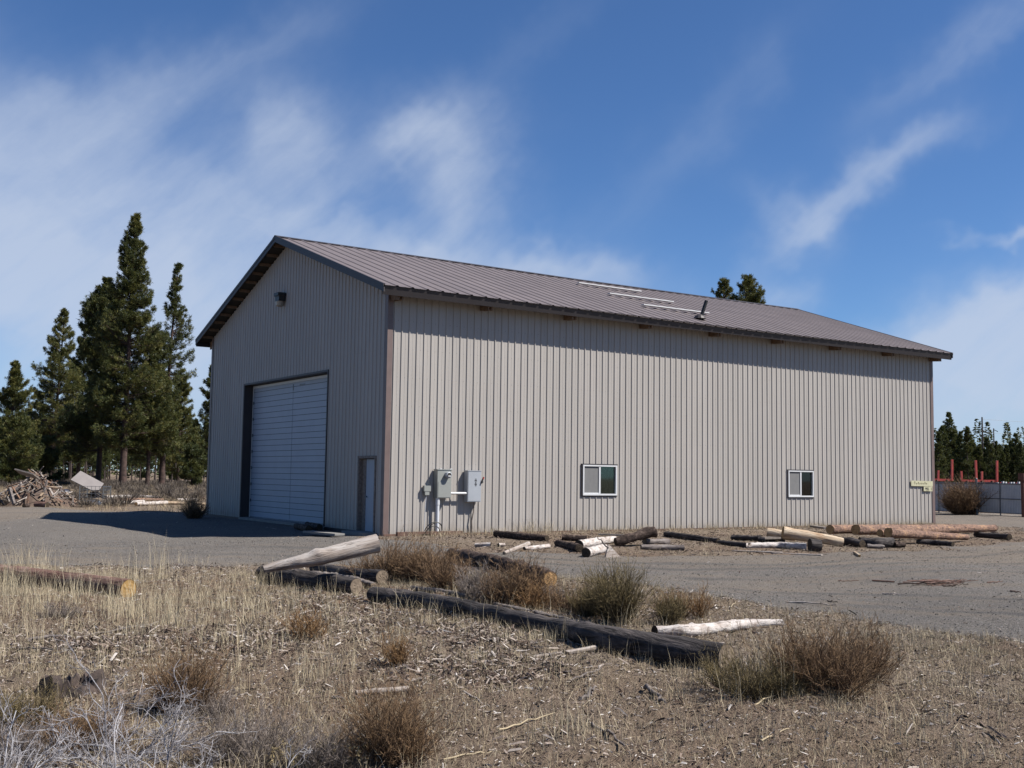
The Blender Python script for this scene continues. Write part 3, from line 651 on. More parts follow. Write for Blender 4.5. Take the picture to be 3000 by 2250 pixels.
#PART2
# ------------------------------------------------------------------ logs, boards and sticks
def log(pts, rad, mat, cut, label, cat='log', group=None, name='log', n=14, rough=.10, seed=0, cuts=(True, True), knots=0, flat=1.0):
    """a round timber along pts; object space x runs along it so that bark grain follows"""
    pts = np.array(pts, float); rad = np.broadcast_to(np.array(rad, float), (len(pts),)).copy()
    seg = np.linalg.norm(np.diff(pts, axis=0), axis=1); s = np.concatenate([[0], np.cumsum(seg)]); L = s[-1]
    k = int(min(90, max(8, L/max(.035, rad.mean()*.5))))
    u = np.linspace(0, L, k)
    C_ = np.stack([np.interp(u, s, pts[:, i]) for i in range(3)], 1); r_ = np.interp(u, s, rad)
    if len(pts) > 2:
        for _ in range(3): C_[1:-1] = (C_[:-2]+2*C_[1:-1]+C_[2:])/4
    ax = unit(pts[-1]-pts[0]); side = unit(np.cross(ax, V(0, 0, 1))); nrm = np.cross(side, ax)
    Mx = np.stack([ax, side, nrm], 1); o0 = pts[0]
    Lc = (C_-o0)@Mx
    g = np.random.default_rng(seed+len(label)); ang = np.arange(n)*2*math.pi/n
    jit = vnoise(u[:, None]/r_.mean()*.9+seed*3.1, (ang[None]*1.6)+0*u[:, None], 1.3, seed+1)-.5
    j2 = vnoise(u[:, None]/r_.mean()*2.6+seed, np.sin(ang[None])*2+5+0*u[:, None], .7, seed+2)-.5
    rr = r_[:, None]*(1+rough*2*jit+rough*1.2*j2)
    for _ in range(knots):
        ku, ka = g.uniform(0, k), g.uniform(0, 2*math.pi)
        rr += r_[:, None]*.28*np.exp(-((np.arange(k)[:, None]-ku)**2/1.3))*np.exp(-(np.angle(np.exp(1j*(ang-ka)))**2/.12))[None]
    Pp = np.zeros((k, n, 3)); Pp[..., 0] = Lc[:, None, 0]; Pp[..., 1] = Lc[:, None, 1]+rr*np.cos(ang); Pp[..., 2] = Lc[:, None, 2]+rr*np.sin(ang)*flat
    i = np.arange(k-1)[:, None]*n; j = np.arange(n)[None]; jj = (j+1) % n
    b = MB(); b.add(Pp.reshape(-1, 3), np.stack([i+j, i+jj, i+n+jj, i+n+j], -1).reshape(-1, 4))
    o = b.build(name, mat, smooth=True)
    o.matrix_world = Matrix(((*Mx[0], o0[0]), (*Mx[1], o0[1]), (*Mx[2], o0[2]), (0, 0, 0, 1)))
    for e, sg_, on in ((0, -1, cuts[0]), (k-1, 1, cuts[1])):
        ring = Pp[e]; c = ring.mean(0); b = MB(); vs = []; rs = []
        for f_ in (1., .9, .72, .5, .28, .1):
            q = c+(ring-c)*f_; q[:, 0] += (1-f_)*.03*sg_*rad.mean()+g.uniform(-.004, .004, n)*(f_ < .95); vs.append(q); rs.append(np.full(n, f_))
        vs.append(c[None]); rs.append(np.zeros(1)); fs = []
        for q in range(5):
            for z in range(n): a_, b_ = q*n+z, q*n+(z+1) % n; fs.append((a_, b_, b_+n, a_+n)[::-sg_])
        b.add(np.concatenate(vs), fs, np.concatenate(rs))
        b.add(np.concatenate(vs), [(5*n+z, 5*n+(z+1) % n, 6*n)[::-sg_] for z in range(n)], np.concatenate(rs))
        e_ = b.build('cut_end', cut if on else mat, smooth=False); e_.parent = o
    return tag(o, label, cat, group)

def L(px, py, r):
    """resting spot: sighting of a log's centre line and its half thickness in sighting units"""
    g, t_ = G(px, py+r); rr = r*t_/F
    return np.array([g[0], g[1], g[2]+rr*.93]), rr
def glog(specs, mat, cut, label, **kw):
    q = [L(*s_) for s_ in specs]; return log([a for a, _ in q], [b for _, b in q], mat, cut, label, **kw)
def board(a, b, w_, h_, mat, label, cat='board', group=None, name='board', roll=0):
    m = MB(); m.beam(a, b, w_, h_, roll=roll); c = (V(*a)+V(*b))/2
    return tag(m.build(name, mat, loc=tuple(c)), label, cat, group)
def stick(pts, r, mat, label, group=None, name='stick', cat='stick', n=6):
    m = MB(); pts = np.array(pts, float); k = 9; s = np.linspace(0, 1, len(pts)); u = np.linspace(0, 1, k)
    P_ = np.stack([np.interp(u, s, pts[:, i]) for i in range(3)], 1)
    P_[1:-1] += rng.normal(0, r*.8, (k-2, 3)); m.tube(P_, r*np.linspace(1.1, .55, k), n)
    return tag(m.build(name, mat, smooth=True, loc=tuple(P_[0])), label, cat, group)

bd, br, bk, bp = M['bark_dark'], M['bark_red'], M['bark_rough'], M['bark_pink']
wg, wc, ww, wp = M['wood_grey'], M['wood_cream'], M['wood_white'], M['wood_pale']
# foreground
glog([(-260, 1648, 25), (0, 1679, 27), (200, 1702, 28), (376, 1724, 29)], br, M['cut_y'], 'reddish-barked log with bright yellow cut end lying in tall dry grass', seed=3, rough=.05)
q0, r0 = L(775, 1668, 10); q1, r1 = L(1050, 1706, 18)
glog([(768, 1679, 24), (860, 1692, 25), (950, 1703, 24), (1044, 1716, 22)], bd, M['cut_g'], 'dark grey weathered log under the leaning peeled log, broken at its near end', seed=5, rough=.16, knots=2)
glog([(920, 1662, 16), (1020, 1680, 19), (1120, 1690, 22)], bd, M['cut_g'], 'dark grey log with pale square-cut end touching the first brown shrub', seed=6, rough=.06)
glog([(915, 1678, 10), (1010, 1688, 12), (1096, 1712, 11)], wg, M['cut_g'], 'cracked grey slab lying between the two dark logs under the leaning log', seed=7, rough=.3, flat=.6, knots=2, cat='log')
a = AT(772, 1668, 15.3); c = AT(1106, 1591, 15.9); mid = AT(930, 1634, 15.5)
log([a, mid, c], [.055, .112, .138], wp, M['cut_g'], 'pale peeled log propped at a slant on dark logs, its thick end in the air', seed=8, rough=.05, knots=5)
glog([(1095, 1740, 23), (1181, 1749, 24), (1290, 1768, 25), (1362, 1781, 26), (1450, 1800, 25), (1542, 1819, 27), (1630, 1838, 28), (1723, 1857, 32), (1810, 1872, 36), (1904, 1888, 40), (1995, 1905, 41), (2130, 1926, 38)], bd, M['cut_g'],
     'very long dark charred-looking log stretching diagonally across the dry ground', seed=9, rough=.10, n=20, knots=6)
glog([(1205, 1722, 7), (1300, 1733, 8), (1385, 1748, 6)], wg, M['cut_g'], 'thin grey branch lying just behind the far end of the very long dark log', seed=10, rough=.2, cat='branch', name='branch')
glog([(1450, 1768, 8), (1580, 1795, 10), (1700, 1822, 9), (1810, 1845, 6)], wg, M['cut_g'], 'splintered grey slab hugging the back of the very long dark log', seed=11, rough=.35, flat=.5)
glog([(1321, 1625, 19), (1420, 1640, 22), (1530, 1668, 22), (1612, 1693, 24)], bk, M['cut_o'], 'rough dark-barked log with ochre cut end lying half hidden behind brown shrubs', seed=12, rough=.2, knots=5, n=18)
glog([(1918, 1848, 15), (2000, 1848, 19), (2070, 1842, 18), (2136, 1833, 17), (2200, 1827, 15), (2289, 1825, 11)], ww, M['cut_d'], 'white-barked fallen log with knobbly dark right end beside the gravel', seed=13, rough=.12, knots=7)
glog([(1560, 1926, 6), (1650, 1915, 8), (1746, 1897, 8)], wp, M['cut_g'], 'short pale branch lying just in front of the very long dark log', seed=14, cat='branch', name='branch')
glog([(1043, 2030, 8), (1110, 2024, 9), (1150, 2022, 9), (1196, 2016, 8)], wp, M['cut_g'], 'short whitish branch on the bare ground above the front brown shrub', seed=15, cat='branch', name='branch', knots=2)
# hollow stump
sp, st_ = G(215, 2025); g = np.random.default_rng(4); b = MB(); n = 40; th = np.arange(n)*2*math.pi/n
top_ = .075+.02*np.sin(th*2+1)+g.uniform(-.03, .045, n); ro = .20+.02*np.sin(3*th)+.02*np.sin(7*th); ri = ro-.055-.02*np.sin(4*th+1)
pr_ = [(ro*1.35, -.06+0*th), (ro*1.1, .03+0*th), (ro, top_), (ri, top_-.01), (ri*.85, .02+0*th), (ri*.2, -.0+0*th)]
b.add(np.concatenate([np.stack([sp[0]+q*np.cos(th), sp[1]+q*np.sin(th), sp[2]+z], 1) for q, z in pr_]), [(a*n+k, a*n+(k+1) % n, (a+1)*n+(k+1) % n, (a+1)*n+k) for a in range(5) for k in range(n)])
tag(b.build('tree_stump', m_plain('stump_wood', (.07, .05, .042), .95, .5, 24)), 'low hollow dark tree stump with jagged rim behind the bleached branches', 'stump')

# beside the long wall
glog([(1452, 1563, 10), (1530, 1570, 11), (1603, 1577, 9)], bk, M['cut_d'], 'dark log lying along the foot of the wall left of the first window', seed=20, group='old logs along the long wall')
glog([(1392, 1596, 6), (1438, 1595, 6)], ww, M['cut_d'], 'tiny white-barked log piece nearest the meter boxes', seed=21)
glog([(1460, 1596, 6), (1478, 1596, 5)], ww, M['cut_d'], 'stubby white chunk of wood beside the tiny white-barked log', seed=22, name='wood_chunk', cat='wood')
glog([(1477, 1620, 5), (1510, 1607, 6), (1548, 1593, 7)], wp, M['cut_g'], 'slim white peeled pole pointing toward the wall', seed=23, name='pole', cat='pole')
glog([(1536, 1607, 6), (1607, 1600, 7)], ww, M['cut_d'], 'thin pale log with dark cut end right of the slim white pole', seed=24)
glog([(1646, 1574, 9), (1719, 1577, 9)], bk, M['cut_d'], 'dark-ended log farthest back in the heap by the first window', seed=25)
glog([(1634, 1590, 10), (1697, 1605, 12)], bk, M['cut_d'], 'short dark log sloping down at the near side of the heap', seed=26, rough=.18)
glog([(1697, 1595, 14), (1750, 1586, 12), (1800, 1580, 10)], ww, M['cut_d'], 'white-and-brown barked log with dark end across the middle of the heap', seed=27, knots=3)
g0, t0 = G(1805, 1600); a = AT(1803, 1588, t0); c = AT(1917, 1556, t0*1.015)
log([a, c], [.10, .14], bk, M['cut_d'], 'thick dark-barked log tilted upward against the heap under the first window', seed=28, rough=.16, knots=3)
glog([(1717, 1619, 14), (1768, 1606, 14)], ww, M['cut_d'], 'short stout white-barked log with dark cut end in front of the heap', seed=29)
g1, t1 = G(1785, 1632); a = AT(1783, 1606, t1); c = AT(1750, 1571, t1)
stick([a, c], .018, M['wood_grey'], 'thin grey stick leaning up out of the heap toward the wall', name='stick')
b = MB(); p_ = g1
b.add([(p_[0]-.13, p_[1]-.05, p_[2]+.0), (p_[0]+.17, p_[1]-.16, p_[2]), (p_[0]+.02, p_[1]+.05, p_[2]+.26), (p_[0]-.1, p_[1]+.03, p_[2]+.0), (p_[0]+.2, p_[1]-.08, p_[2]), (p_[0]+.04, p_[1]+.10, p_[2]+.25)], [(0, 1, 2), (3, 5, 4)])
b.add([(p_[0]-.13, p_[1]-.05, p_[2]+.0), (p_[0]+.17, p_[1]-.16, p_[2]), (p_[0]+.02, p_[1]+.05, p_[2]+.26), (p_[0]-.1, p_[1]+.03, p_[2]+.0), (p_[0]+.2, p_[1]-.08, p_[2]), (p_[0]+.04, p_[1]+.10, p_[2]+.25)], [(0, 3, 4, 1), (1, 4, 5, 2), (2, 5, 3, 0)])
tag(b.build('wood_wedge', wp), 'pale triangular wedge of wood at the foot of the leaning stick', 'wood')
glog([(1888, 1586, 9), (1958, 1586, 8)], wg, M['cut_g'], 'cracked pale grey log right of the tilted dark log', seed=30, rough=.2)
glog([(1878, 1602, 8), (1940, 1604, 9), (2003, 1605, 9)], wg, M['cut_g'], 'smooth grey log lying nearest the driveway below the cracked pale one', seed=31)
glog([(1950, 1566, 8), (2020, 1573, 8), (2105, 1584, 7)], bd, M['cut_d'], 'long dark low beam lying against the wall foot between the two windows', seed=32, rough=.2)
a, r_ = L(1753, 1565, 3); c, _ = L(1840, 1568, 3); board(a, c, .12, .04, M['weath'], 'thin brown plank at the wall foot behind the heap', name='plank', cat='plank')
a, r_ = L(1143, 1583, 7); c, _ = L(1275, 1576, 6); board((.28, -.22, .03), (2.3, -.16, .03), .10, .13, M['base'], 'rust-brown timber along the wall foot below the meter box', name='timber', cat='timber')
board((-1.3, 1.9, .03), (-1.1, .3, .03), .3, .05, M['conc'], 'flat grey slab on the ground outside the small door', name='slab', cat='slab')
# right-hand stack
glog([(2107, 1588, 7), (2197, 1599, 8)], bd, M['cut_d'], 'dark beam left of the flaking white log, near the second window', seed=40)
glog([(2186, 1598, 8), (2280, 1599, 9), (2362, 1600, 10)], ww, M['cut_d'], 'flaking white-and-orange log lying lowest in front of the cream log', seed=41, rough=.16, knots=3)
glog([(2372, 1596, 18), (2403, 1598, 17)], bd, M['cut_d'], 'short black log butt at the end of the flaking white log', seed=42, rough=.1)
glog([(2145, 1574, 8), (2232, 1577, 8)], bd, M['cut_d'], 'dark old beam behind the flaking white log', seed=43, rough=.2)
glog([(2222, 1580, 9), (2300, 1581, 9)], bd, M['cut_d'], 'dark chunk of timber supporting the left end of the cream log', seed=44, rough=.2)
a, _ = L(2233, 1588, 4); c, _ = L(2356, 1585, 4); board(a+V(0, 0, .1), c+V(0, 0, .1), .2, .05, M['weath'], 'long grey board resting under the cream log', name='board')
def raised(specs, zs, mat, cut, label, **kw):
    """logs resting on others: (px, py, half thickness, range)"""
    return log([AT(x, y, d) for x, y, _, d in specs], [r*d/F for _, _, r, d in specs], mat, cut, label, **kw)
dR = lambda px, py: G(px, py)[1]
d1 = dR(2293, 1596); d2 = dR(2468, 1603)
raised([(2293, 1560, 18, d1), (2380, 1573, 16, (d1+d2)/2), (2469, 1589, 13.5, d2)], 0, wc, M['cut_o'], 'big debarked cream-coloured log with round ochre end, lying at a slant', seed=45, knots=3, rough=.05)
raised([(2248, 1560, 14, d1+.9), (2330, 1572, 13, d1+.7)], 0, wc, M['cut_o'], 'shorter cream log end poking out behind the big cream log', seed=46, rough=.05)
e1 = dR(2432, 1588); e2 = dR(2880, 1566)
raised([(2432, 1551, 13.5, e1+.6), (2640, 1549, 12, (e1+e2)/2), (2860, 1545, 9, e2+.6)], 0, bp, M['cut_o'], 'pink-barked log lying farthest back, closest to the wall', seed=47, knots=5, rough=.06)
f1 = dR(2506, 1589); f2 = dR(2905, 1572)
raised([(2506, 1552, 15.5, f1), (2700, 1554, 13, (f1+f2)/2), (2914, 1547, 10, f2)], 0, bp, M['cut_o'], 'longest pink-barked log, its thin end reaching past the wall corner', seed=48, knots=7, rough=.06)
h1 = dR(2604, 1597); h2 = dR(2830, 1588)
raised([(2602, 1561, 14.5, h1), (2720, 1568, 12, (h1+h2)/2), (2832, 1574, 8.5, h2)], 0, bp, M['cut_o'], 'front pink-barked log with ochre cut end, lowest of the fresh logs', seed=49, knots=4, rough=.06)
raised([(2578, 1562, 11, h1+.35), (2690, 1567, 10, (h1+h2)/2+.35)], 0, bp, M['cut_o'], 'small log end squeezed in behind the front pink-barked log', seed=50, rough=.05)
glog([(2470, 1586, 13), (2527, 1589, 13)], bd, M['cut_d'], 'black weathered block under the pink logs, next to the cream log', seed=51, rough=.14)
glog([(2519, 1586, 14), (2570, 1587, 15), (2617, 1589, 15)], bd, M['cut_d'], 'large dark grey weathered log butt under the longest pink log', seed=52, rough=.1)
glog([(2540, 1600, 7), (2590, 1602, 6)], wg, M['cut_g'], 'small grey split piece on the dirt before the large dark butt', seed=53, rough=.25)
glog([(2689, 1586, 7), (2740, 1589, 8), (2792, 1594, 7)], bd, M['cut_d'], 'dark half-buried beam below the front pink log', seed=54, rough=.15)
glog([(2860, 1566, 9), (2958, 1573, 9)], bd, M['cut_d'], 'dark square beam holding up the thin ends of the pink logs', seed=55, rough=.1)
glog([(2905, 1559, 4), (2920, 1560, 4)], wp, M['cut_g'], 'little pale block on top of the dark square beam', seed=56, name='wood_chunk', cat='wood')
glog([(2620, 1597, 9), (2650, 1596, 8)], bk, M['cut_d'], 'ragged brown root piece tucked under the front pink log', seed=57, rough=.35)
a, _ = L(2381, 1553, 4); c, _ = L(2422, 1559, 4); board(a+V(0, 0, .12), c+V(0, 0, .12), .2, .06, M['weath'], 'grey board end sticking out behind the cream log', name='board')
a, _ = L(2149, 1613, 2); c, _ = L(2290, 1618, 2); board(a, c, .14, .02, wp, 'long pale bark slab on the dirt before the flaking white log', name='bark_slab', cat='slab')
a, _ = L(2262, 1620, 2); c, _ = L(2408, 1626, 2); board(a, c, .12, .02, wp, 'pale splintered slab nearest the driveway below the black log butt', name='bark_slab', cat='slab')
glog([(2503, 1618, 4), (2518, 1628, 4)], wc, M['cut_o'], 'small tan wood scrap alone on the dirt before the stack', seed=58, name='wood_chunk', cat='wood')
# before the roll-up door
for (x0, x1, y0, y1, sd_, lb) in ((905, 868, 1549, 1541, 60, 'dim log with round end lying before the roll-up door, left one of two'), (936, 900, 1545, 1537, 61, 'dim log with round end lying before the roll-up door, right one of two')):
    glog([(x0, y0, 10), (x1, y1, 9)], bk, M['cut_d'], lb, seed=sd_, group='two logs before the roll-up door')
# debris on the gravel
glog([(2556, 1700, 3.5), (2620, 1704, 3.5)], br, M['cut_d'], 'reddish bark roll alone on the gravel left of the twig pile', seed=62, name='bark_roll', cat='bark', flat=.6)
g = np.random.default_rng(21)
for k in range(20):
    cx_, cy_ = 2770+g.normal(0, 38), 1708+g.normal(0, 5.5); a, _ = L(cx_, cy_, 1.5); an = g.uniform(-.5, .5)+YAW-math.pi/2; ln = g.uniform(.1, .42)
    dv = V(math.cos(an), math.sin(an), 0)*ln; stick([a-dv, a+dv+V(0, 0, g.uniform(0, .05))], g.uniform(.006, .014), br if k % 3 else bk, 'reddish-brown twig in the loose pile on the gravel', group='twigs piled on the gravel', name='twig', cat='twig')
for (p0, p1, r, mt_, lb) in [((2303, 1763), (2450, 1774), .012, wp, 'long white stick lying alone on the grey gravel'), ((2455, 1702), (2516, 1703), .008, br, 'thin brown stick left of the bark roll on the gravel'),
        ((2425, 1759), (2454, 1767), .008, bk, 'little dark stick just above the long white stick'), ((2585, 1738), (2655, 1746), .008, wp, 'thin pale stick below the bark roll on the gravel'), ((2892, 1706), (2938, 1704), .009, br, 'thin brown stick right of the twig pile'),
        ((2960, 1731), (2990, 1738), .012, br, 'brown bark strip at the far side of the gravel near the fence side'), ((2133, 1790), (2158, 1764), .007, M['straw'], 'straw-coloured stalk standing aslant at the gravel edge'),
        ((445, 1830), (180, 1876), .012, wg, 'long grey stick among bark litter beyond the stump'), ((80, 1877), (210, 1868), .02, wg, 'flat grey wood splinter beyond the stump'), ((20, 1899), (200, 1908), .010, wg, 'thin straight grey rod lying beyond the hollow stump'),
        ((1523, 1982), (1670, 1979), .006, M['straw'], 'pale straw rod lying level on the open ground'), ((1640, 2008), (1762, 1960), .010, wg, 'grey curved stick pointing at the very long dark log'), ((1350, 2027), (1435, 2075), .008, wp, 'pale thin stick in the middle of the open ground'),
        ((1460, 2137), (1625, 2093), .006, M['straw'], 'long straw rod near the front right of the open ground'), ((1735, 2120), (1830, 2190), .012, wg, 'grey split stick near the front of the open ground'), ((1890, 2014), (1950, 2063), .016, wg, 'grey flat splinter below the big right shrub'),
        ((1700, 2046), (1745, 2015), .014, wg, 'short grey splinter right of the curved stick'), ((1300, 2225), (1440, 2207), .006, M['straw'], 'straw rod lying lowest beside the front brown shrub'), ((1000, 1827), (1102, 1816), .014, wp, 'bent white branch left of the small orange plant'),
        ((1155, 1793), (1275, 1800), .010, wg, 'thin grey stick before the dark log, above the orange plant'), ((1290, 1790), (1346, 1753), .012, wp, 'short pale stick leaning on the very long dark log'), ((685, 1797), (738, 1858), .008, M['straw'], 'bent straw stalk in the left grass'),
        ((845, 1810), (920, 1790), .010, wp, 'small pale stick left of the dark logs'), ((2145, 2089), (2290, 2036), .007, M['straw'], 'long straw stalk leaning out of the big right shrub'), ((670, 2042), (770, 2040), .009, wp, 'short pale stick near the bleached branches'), ((2230, 2170), (2310, 2140), .006, M['straw'], 'straw stalk on the open ground below the big right shrub')]:
    a, _ = L(*p0, 2); c, _ = L(*p1, 2); m_ = (a+c)/2+V(0, 0, .01); stick([a, m_, c+V(0, 0, .012)], r, mt_, lb)

# ------------------------------------------------------------------ shrubs
def slivers3(S, C1, E_, W_, A_, k, b, base, g):
    """three-sided tapering strands from S over C1 to E_"""
    m = len(S); rnd = unit(g.normal(0, 1, (m, 3))); ax = unit(E_-S); u1 = unit(np.cross(ax, rnd)); u2 = np.cross(ax, u1); pts = []
    for t_ in np.linspace(0, 1, k+1)[:-1]:
        c = (1-t_)**2*S+2*t_*(1-t_)*C1+t_*t_*E_; w_ = (W_*(1-.6*t_))[:, None]
        for q in range(3): a = q*2*math.pi/3; pts.append(c+w_*(math.cos(a)*u1+math.sin(a)*u2))
    pts.append(E_); nv = 3*k+1; off = (np.arange(m)*nv)[:, None, None]; bs = b.n
    q3 = np.array([(3*(k-1)+j, 3*(k-1)+(j+1) % 3, nv-1) for j in range(3)])[None]+off
    b.v.append(np.stack(pts, 1).reshape(-1, 3)+base); b.a.append(np.repeat(A_, nv)); b.n += m*nv
    if k > 1:
        q4 = np.array([(3*s_+j, 3*s_+(j+1) % 3, 3*s_+3+(j+1) % 3, 3*s_+3+j) for s_ in range(k-1) for j in range(3)])[None]+off
        b.f.append(q4.reshape(-1, 4)+bs); b.m.append(np.zeros(len(q4)*q4.shape[1], int))
    b.f.append(q3.reshape(-1, 3)+bs); b.m.append(np.zeros(m*3, int))
def stems(base, n, h, spread, twig, wdt, seed, base_r=.12):
    """rabbitbrush: crooked woody stems from a few crowns, forking into ever finer twigs"""
    g = np.random.default_rng(seed); nc = max(3, int(5*spread)); ca = g.uniform(0, 6.28, nc); cr_ = base_r*np.sqrt(g.uniform(0, 1, nc)); hc = g.uniform(.55, 1.1, nc); ci = g.integers(0, nc, n)
    b0 = np.stack([np.cos(ca)*cr_, np.sin(ca)*cr_, np.zeros(nc)-.02], 1)[ci]+np.concatenate([g.normal(0, .025, (n, 2)), np.zeros((n, 1))], 1)
    az = g.uniform(0, 2*np.pi, n); lean = np.sqrt(g.uniform(0, 1, n))*1.15; L_ = h*hc[ci]*g.uniform(.45, 1.0, n)*(1-.1*lean)
    D0 = unit(np.stack([np.cos(az)*np.sin(lean)*min(1.5, spread), np.sin(az)*np.sin(lean)*min(1.5, spread), np.cos(lean)+.12], 1))
    tip = b0+D0*L_[:, None]+g.normal(0, .05, (n, 3))*h; ctl = b0+D0*(L_*.5)[:, None]+g.normal(0, .10, (n, 3))*h; b = MB()
    slivers3(b0, ctl, tip, np.full(n, wdt*1.7), g.uniform(0, .4, n), 3, b, base, g)
    def fork(S, C1, E_, m, lo, hi, noise, w_, a0, a1, up_, k):
        i = g.integers(0, len(S), m); u = g.uniform(.3, 1., m)[:, None]; p = (1-u)**2*S[i]+2*u*(1-u)*C1[i]+u*u*E_[i]
        d = unit(E_[i]-S[i])+g.normal(0, noise, (m, 3)); d[:, 2] += up_; d = unit(d); l = (h*g.uniform(lo, hi, m))[:, None]
        c = p+d*l*.5+g.normal(0, .02, (m, 3))*h; e = p+d*l+V(0, 0, 1)*l*.12; slivers3(p, c, e, np.full(m, w_), g.uniform(a0, a1, m), k, b, base, g); return p, c, e
    l1 = fork(b0, ctl, tip, n*twig, .10, .30, .55, wdt, .15, .75, .15, 2)
    fork(*l1, n*twig*3, .04, .13, .75, wdt*.75, .3, 1., .12, 1)
    return b
def shrub(px, py, wpx, hpx, mat, label, n=90, twig=5, seed=0, wdt=.0026, name='shrub', cat='shrub'):
    g_, t_ = G(px, py); s = t_/F; h = hpx*s; r = wpx*s/2
    b = stems(g_-V(0, 0, .02), int(n*1.25), h*1.34, max(.45, min(1.7, r/h*1.0)), twig, wdt*(.9 if t_ < 13 else 1.1), seed, base_r=r*.62)
    return tag(b.build(name, mat, loc=tuple(g_)), label, cat)
so_, sg_m, sb_, sgy, sor = M['stem_ol'], M['stem_gy'], M['stem_br'], M['stem_gy'], M['stem_or']
shrub(1150, 1700, 190, 118, sb_, 'brown bushy shrub nearest the raised end of the leaning log', n=170, seed=1)
shrub(1255, 1712, 190, 140, sb_, 'tallest dense brown shrub in the row before the meter boxes', n=210, seed=2)
shrub(1395, 1748, 170, 95, sg_m, 'low greyish twiggy shrub in front of the rough barked log', n=120, seed=3)
shrub(1500, 1768, 190, 125, sb_, 'brown shrub hiding the cut end of the rough barked log', n=170, seed=4)
shrub(1740, 1808, 170, 120, so_, 'olive-brown shrub just behind the very long dark log, on its driveway side', n=150, seed=5)
shrub(1850, 1826, 200, 165, so_, 'tallest olive-green twiggy shrub beside the driveway', n=230, seed=6)
shrub(1625, 1775, 120, 70, sg_m, 'small grey twig clump between the brown and the olive shrubs', n=70, seed=7)
shrub(2015, 1815, 150, 110, sor, 'small orange-brown shrub between the olive shrub and the white fallen log', n=90, seed=8)
shrub(2200, 2030, 290, 150, so_, 'low olive part shrub at the cut end of the very long dark log', n=200, seed=9, wdt=.002)
shrub(2370, 2035, 340, 195, sb_, 'large brown shrub standing alone on the open ground beside the gravel', n=300, seed=10, wdt=.002)
shrub(2530, 2010, 280, 165, sb_, 'loose brown shrub right of the large lone shrub, mixed with straw stalks', n=170, seed=11, wdt=.002)
shrub(1140, 2245, 300, 210, sb_, 'fine brown shrub at the front below the short whitish branch', n=280, seed=12, wdt=.0016)
shrub(500, 2085, 250, 190, sb_, 'brown shrub behind the bleached branches', n=240, seed=13, wdt=.0017)
shrub(70, 2120, 260, 130, so_, 'dull olive low shrub left of the hollow stump', n=170, seed=14, wdt=.0017)
shrub(1160, 1950, 90, 100, sor, 'small upright orange-stemmed plant on the open ground', n=60, seed=15, wdt=.002)
shrub(185, 1812, 120, 60, sg_m, 'small grey low shrub in front of the yellow-ended log', n=80, seed=16)
shrub(900, 1870, 120, 90, sor, 'small tan twiggy plant in the left grass below the dark logs', n=60, seed=17) 
shrub(745, 2230, 330, 170, sg_m, 'grey hazy twig shrub right of the bleached branches', n=210, seed=18, wdt=.0014)
shrub(945, 2260, 240, 150, sg_m, 'grey twig shrub between the hazy twig shrub and the front brown one', n=150, seed=19, wdt=.0014)
shrub(575, 1519, 75, 48, sb_, 'dark bush against the far corner of the shaded gable wall', n=170, seed=20, wdt=.006)
shrub(2800, 1507, 120, 85, sb_, 'large round dark brown bush in front of the grey fence', n=420, seed=21, wdt=.006, twig=7)
shrub(2850, 1508, 70, 50, sb_, 'smaller dark bush at the fence post beside the gate', n=160, seed=22, wdt=.006)

shrub(1070, 1700, 130, 75, sb_, 'low brown shrub at the pale-ended dark log, before the leaning log', n=90, seed=51)
shrub(1325, 1728, 190, 105, sb_, 'reddish-brown shrub overlapping the far end of the rough barked log', n=150, seed=52)
shrub(1430, 1760, 170, 80, sgy, 'pale grey twiggy shrub growing against the very long dark log', n=110, seed=53)
shrub(1580, 1782, 150, 80, sor, 'tan low shrub between the rough barked log and the long dark log', n=100, seed=54)
shrub(1680, 1800, 150, 85, sb_, 'brown low shrub at the middle of the very long dark log', n=110, seed=55)
shrub(1945, 1828, 130, 95, so_, 'low olive shrub joining the tall olive shrub on its driveway side', n=100, seed=56)
shrub(250, 2175, 330, 130, sb_, 'low brown brush tangled through the dead silver bush', n=230, seed=57, wdt=.0016)
shrub(20, 2225, 260, 120, sgy, 'low grey brush in the near corner under the bleached twigs', n=170, seed=58, wdt=.0016)
shrub(620, 2110, 200, 110, sgy, 'thin grey brush between the brown shrub and the open ground', n=110, seed=59, wdt=.0016)

# bleached dead branches in front
def dead(px, py, seed, n0, L0, mat, label):
    g = np.random.default_rng(seed); base, _ = G(px, py); b = MB()
    def grow(p, d, l, r, lv):
        k = 6; P_ = [p]; q = p.copy(); dd = d.copy()
        for _ in range(k): dd = unit(dd+g.normal(0, .17, 3)+V(0, 0, .03)); q = q+dd*l/k; P_.append(q)
        b.tube(P_, r*np.linspace(1, .5, k+1), 5 if lv < 2 else 3, cap=False, a=g.uniform(.25, .95))
        if lv < 3:
            for _ in range((6, 5, 4)[lv]):
                i = g.integers(1, k+1); d2 = unit(unit(P_[i]-P_[i-1])+g.normal(0, .65, 3)); d2[2] = d2[2]*.8+.1; grow(P_[i], unit(d2), l*g.uniform(.3, .6), r*.55, lv+1)
    for i in range(n0):
        a = g.uniform(0, 2*math.pi); e = g.uniform(.15, 1.1)
        grow(base+V(g.normal(0, .07), g.normal(0, .07), -.02), V(math.cos(a)*math.cos(e), math.sin(a)*math.cos(e), math.sin(e)), L0*g.uniform(.6, 1.1), .0052, 0)
    return tag(b.build('dead_bush', mat, loc=tuple(base)), label, 'dead bush')
dead(360, 2245, 31, 14, .56, M['silver'], 'bleached silver branches of a dead bush fanning over the dry ground')
dead(470, 2420, 32, 12, .48, M['silver'], 'bleached branching twigs reaching up from below the dead silver bush')
dead(20, 2330, 33, 14, .40, M['silver'], 'bleached twig tangle in the near corner left of the dead silver bush')
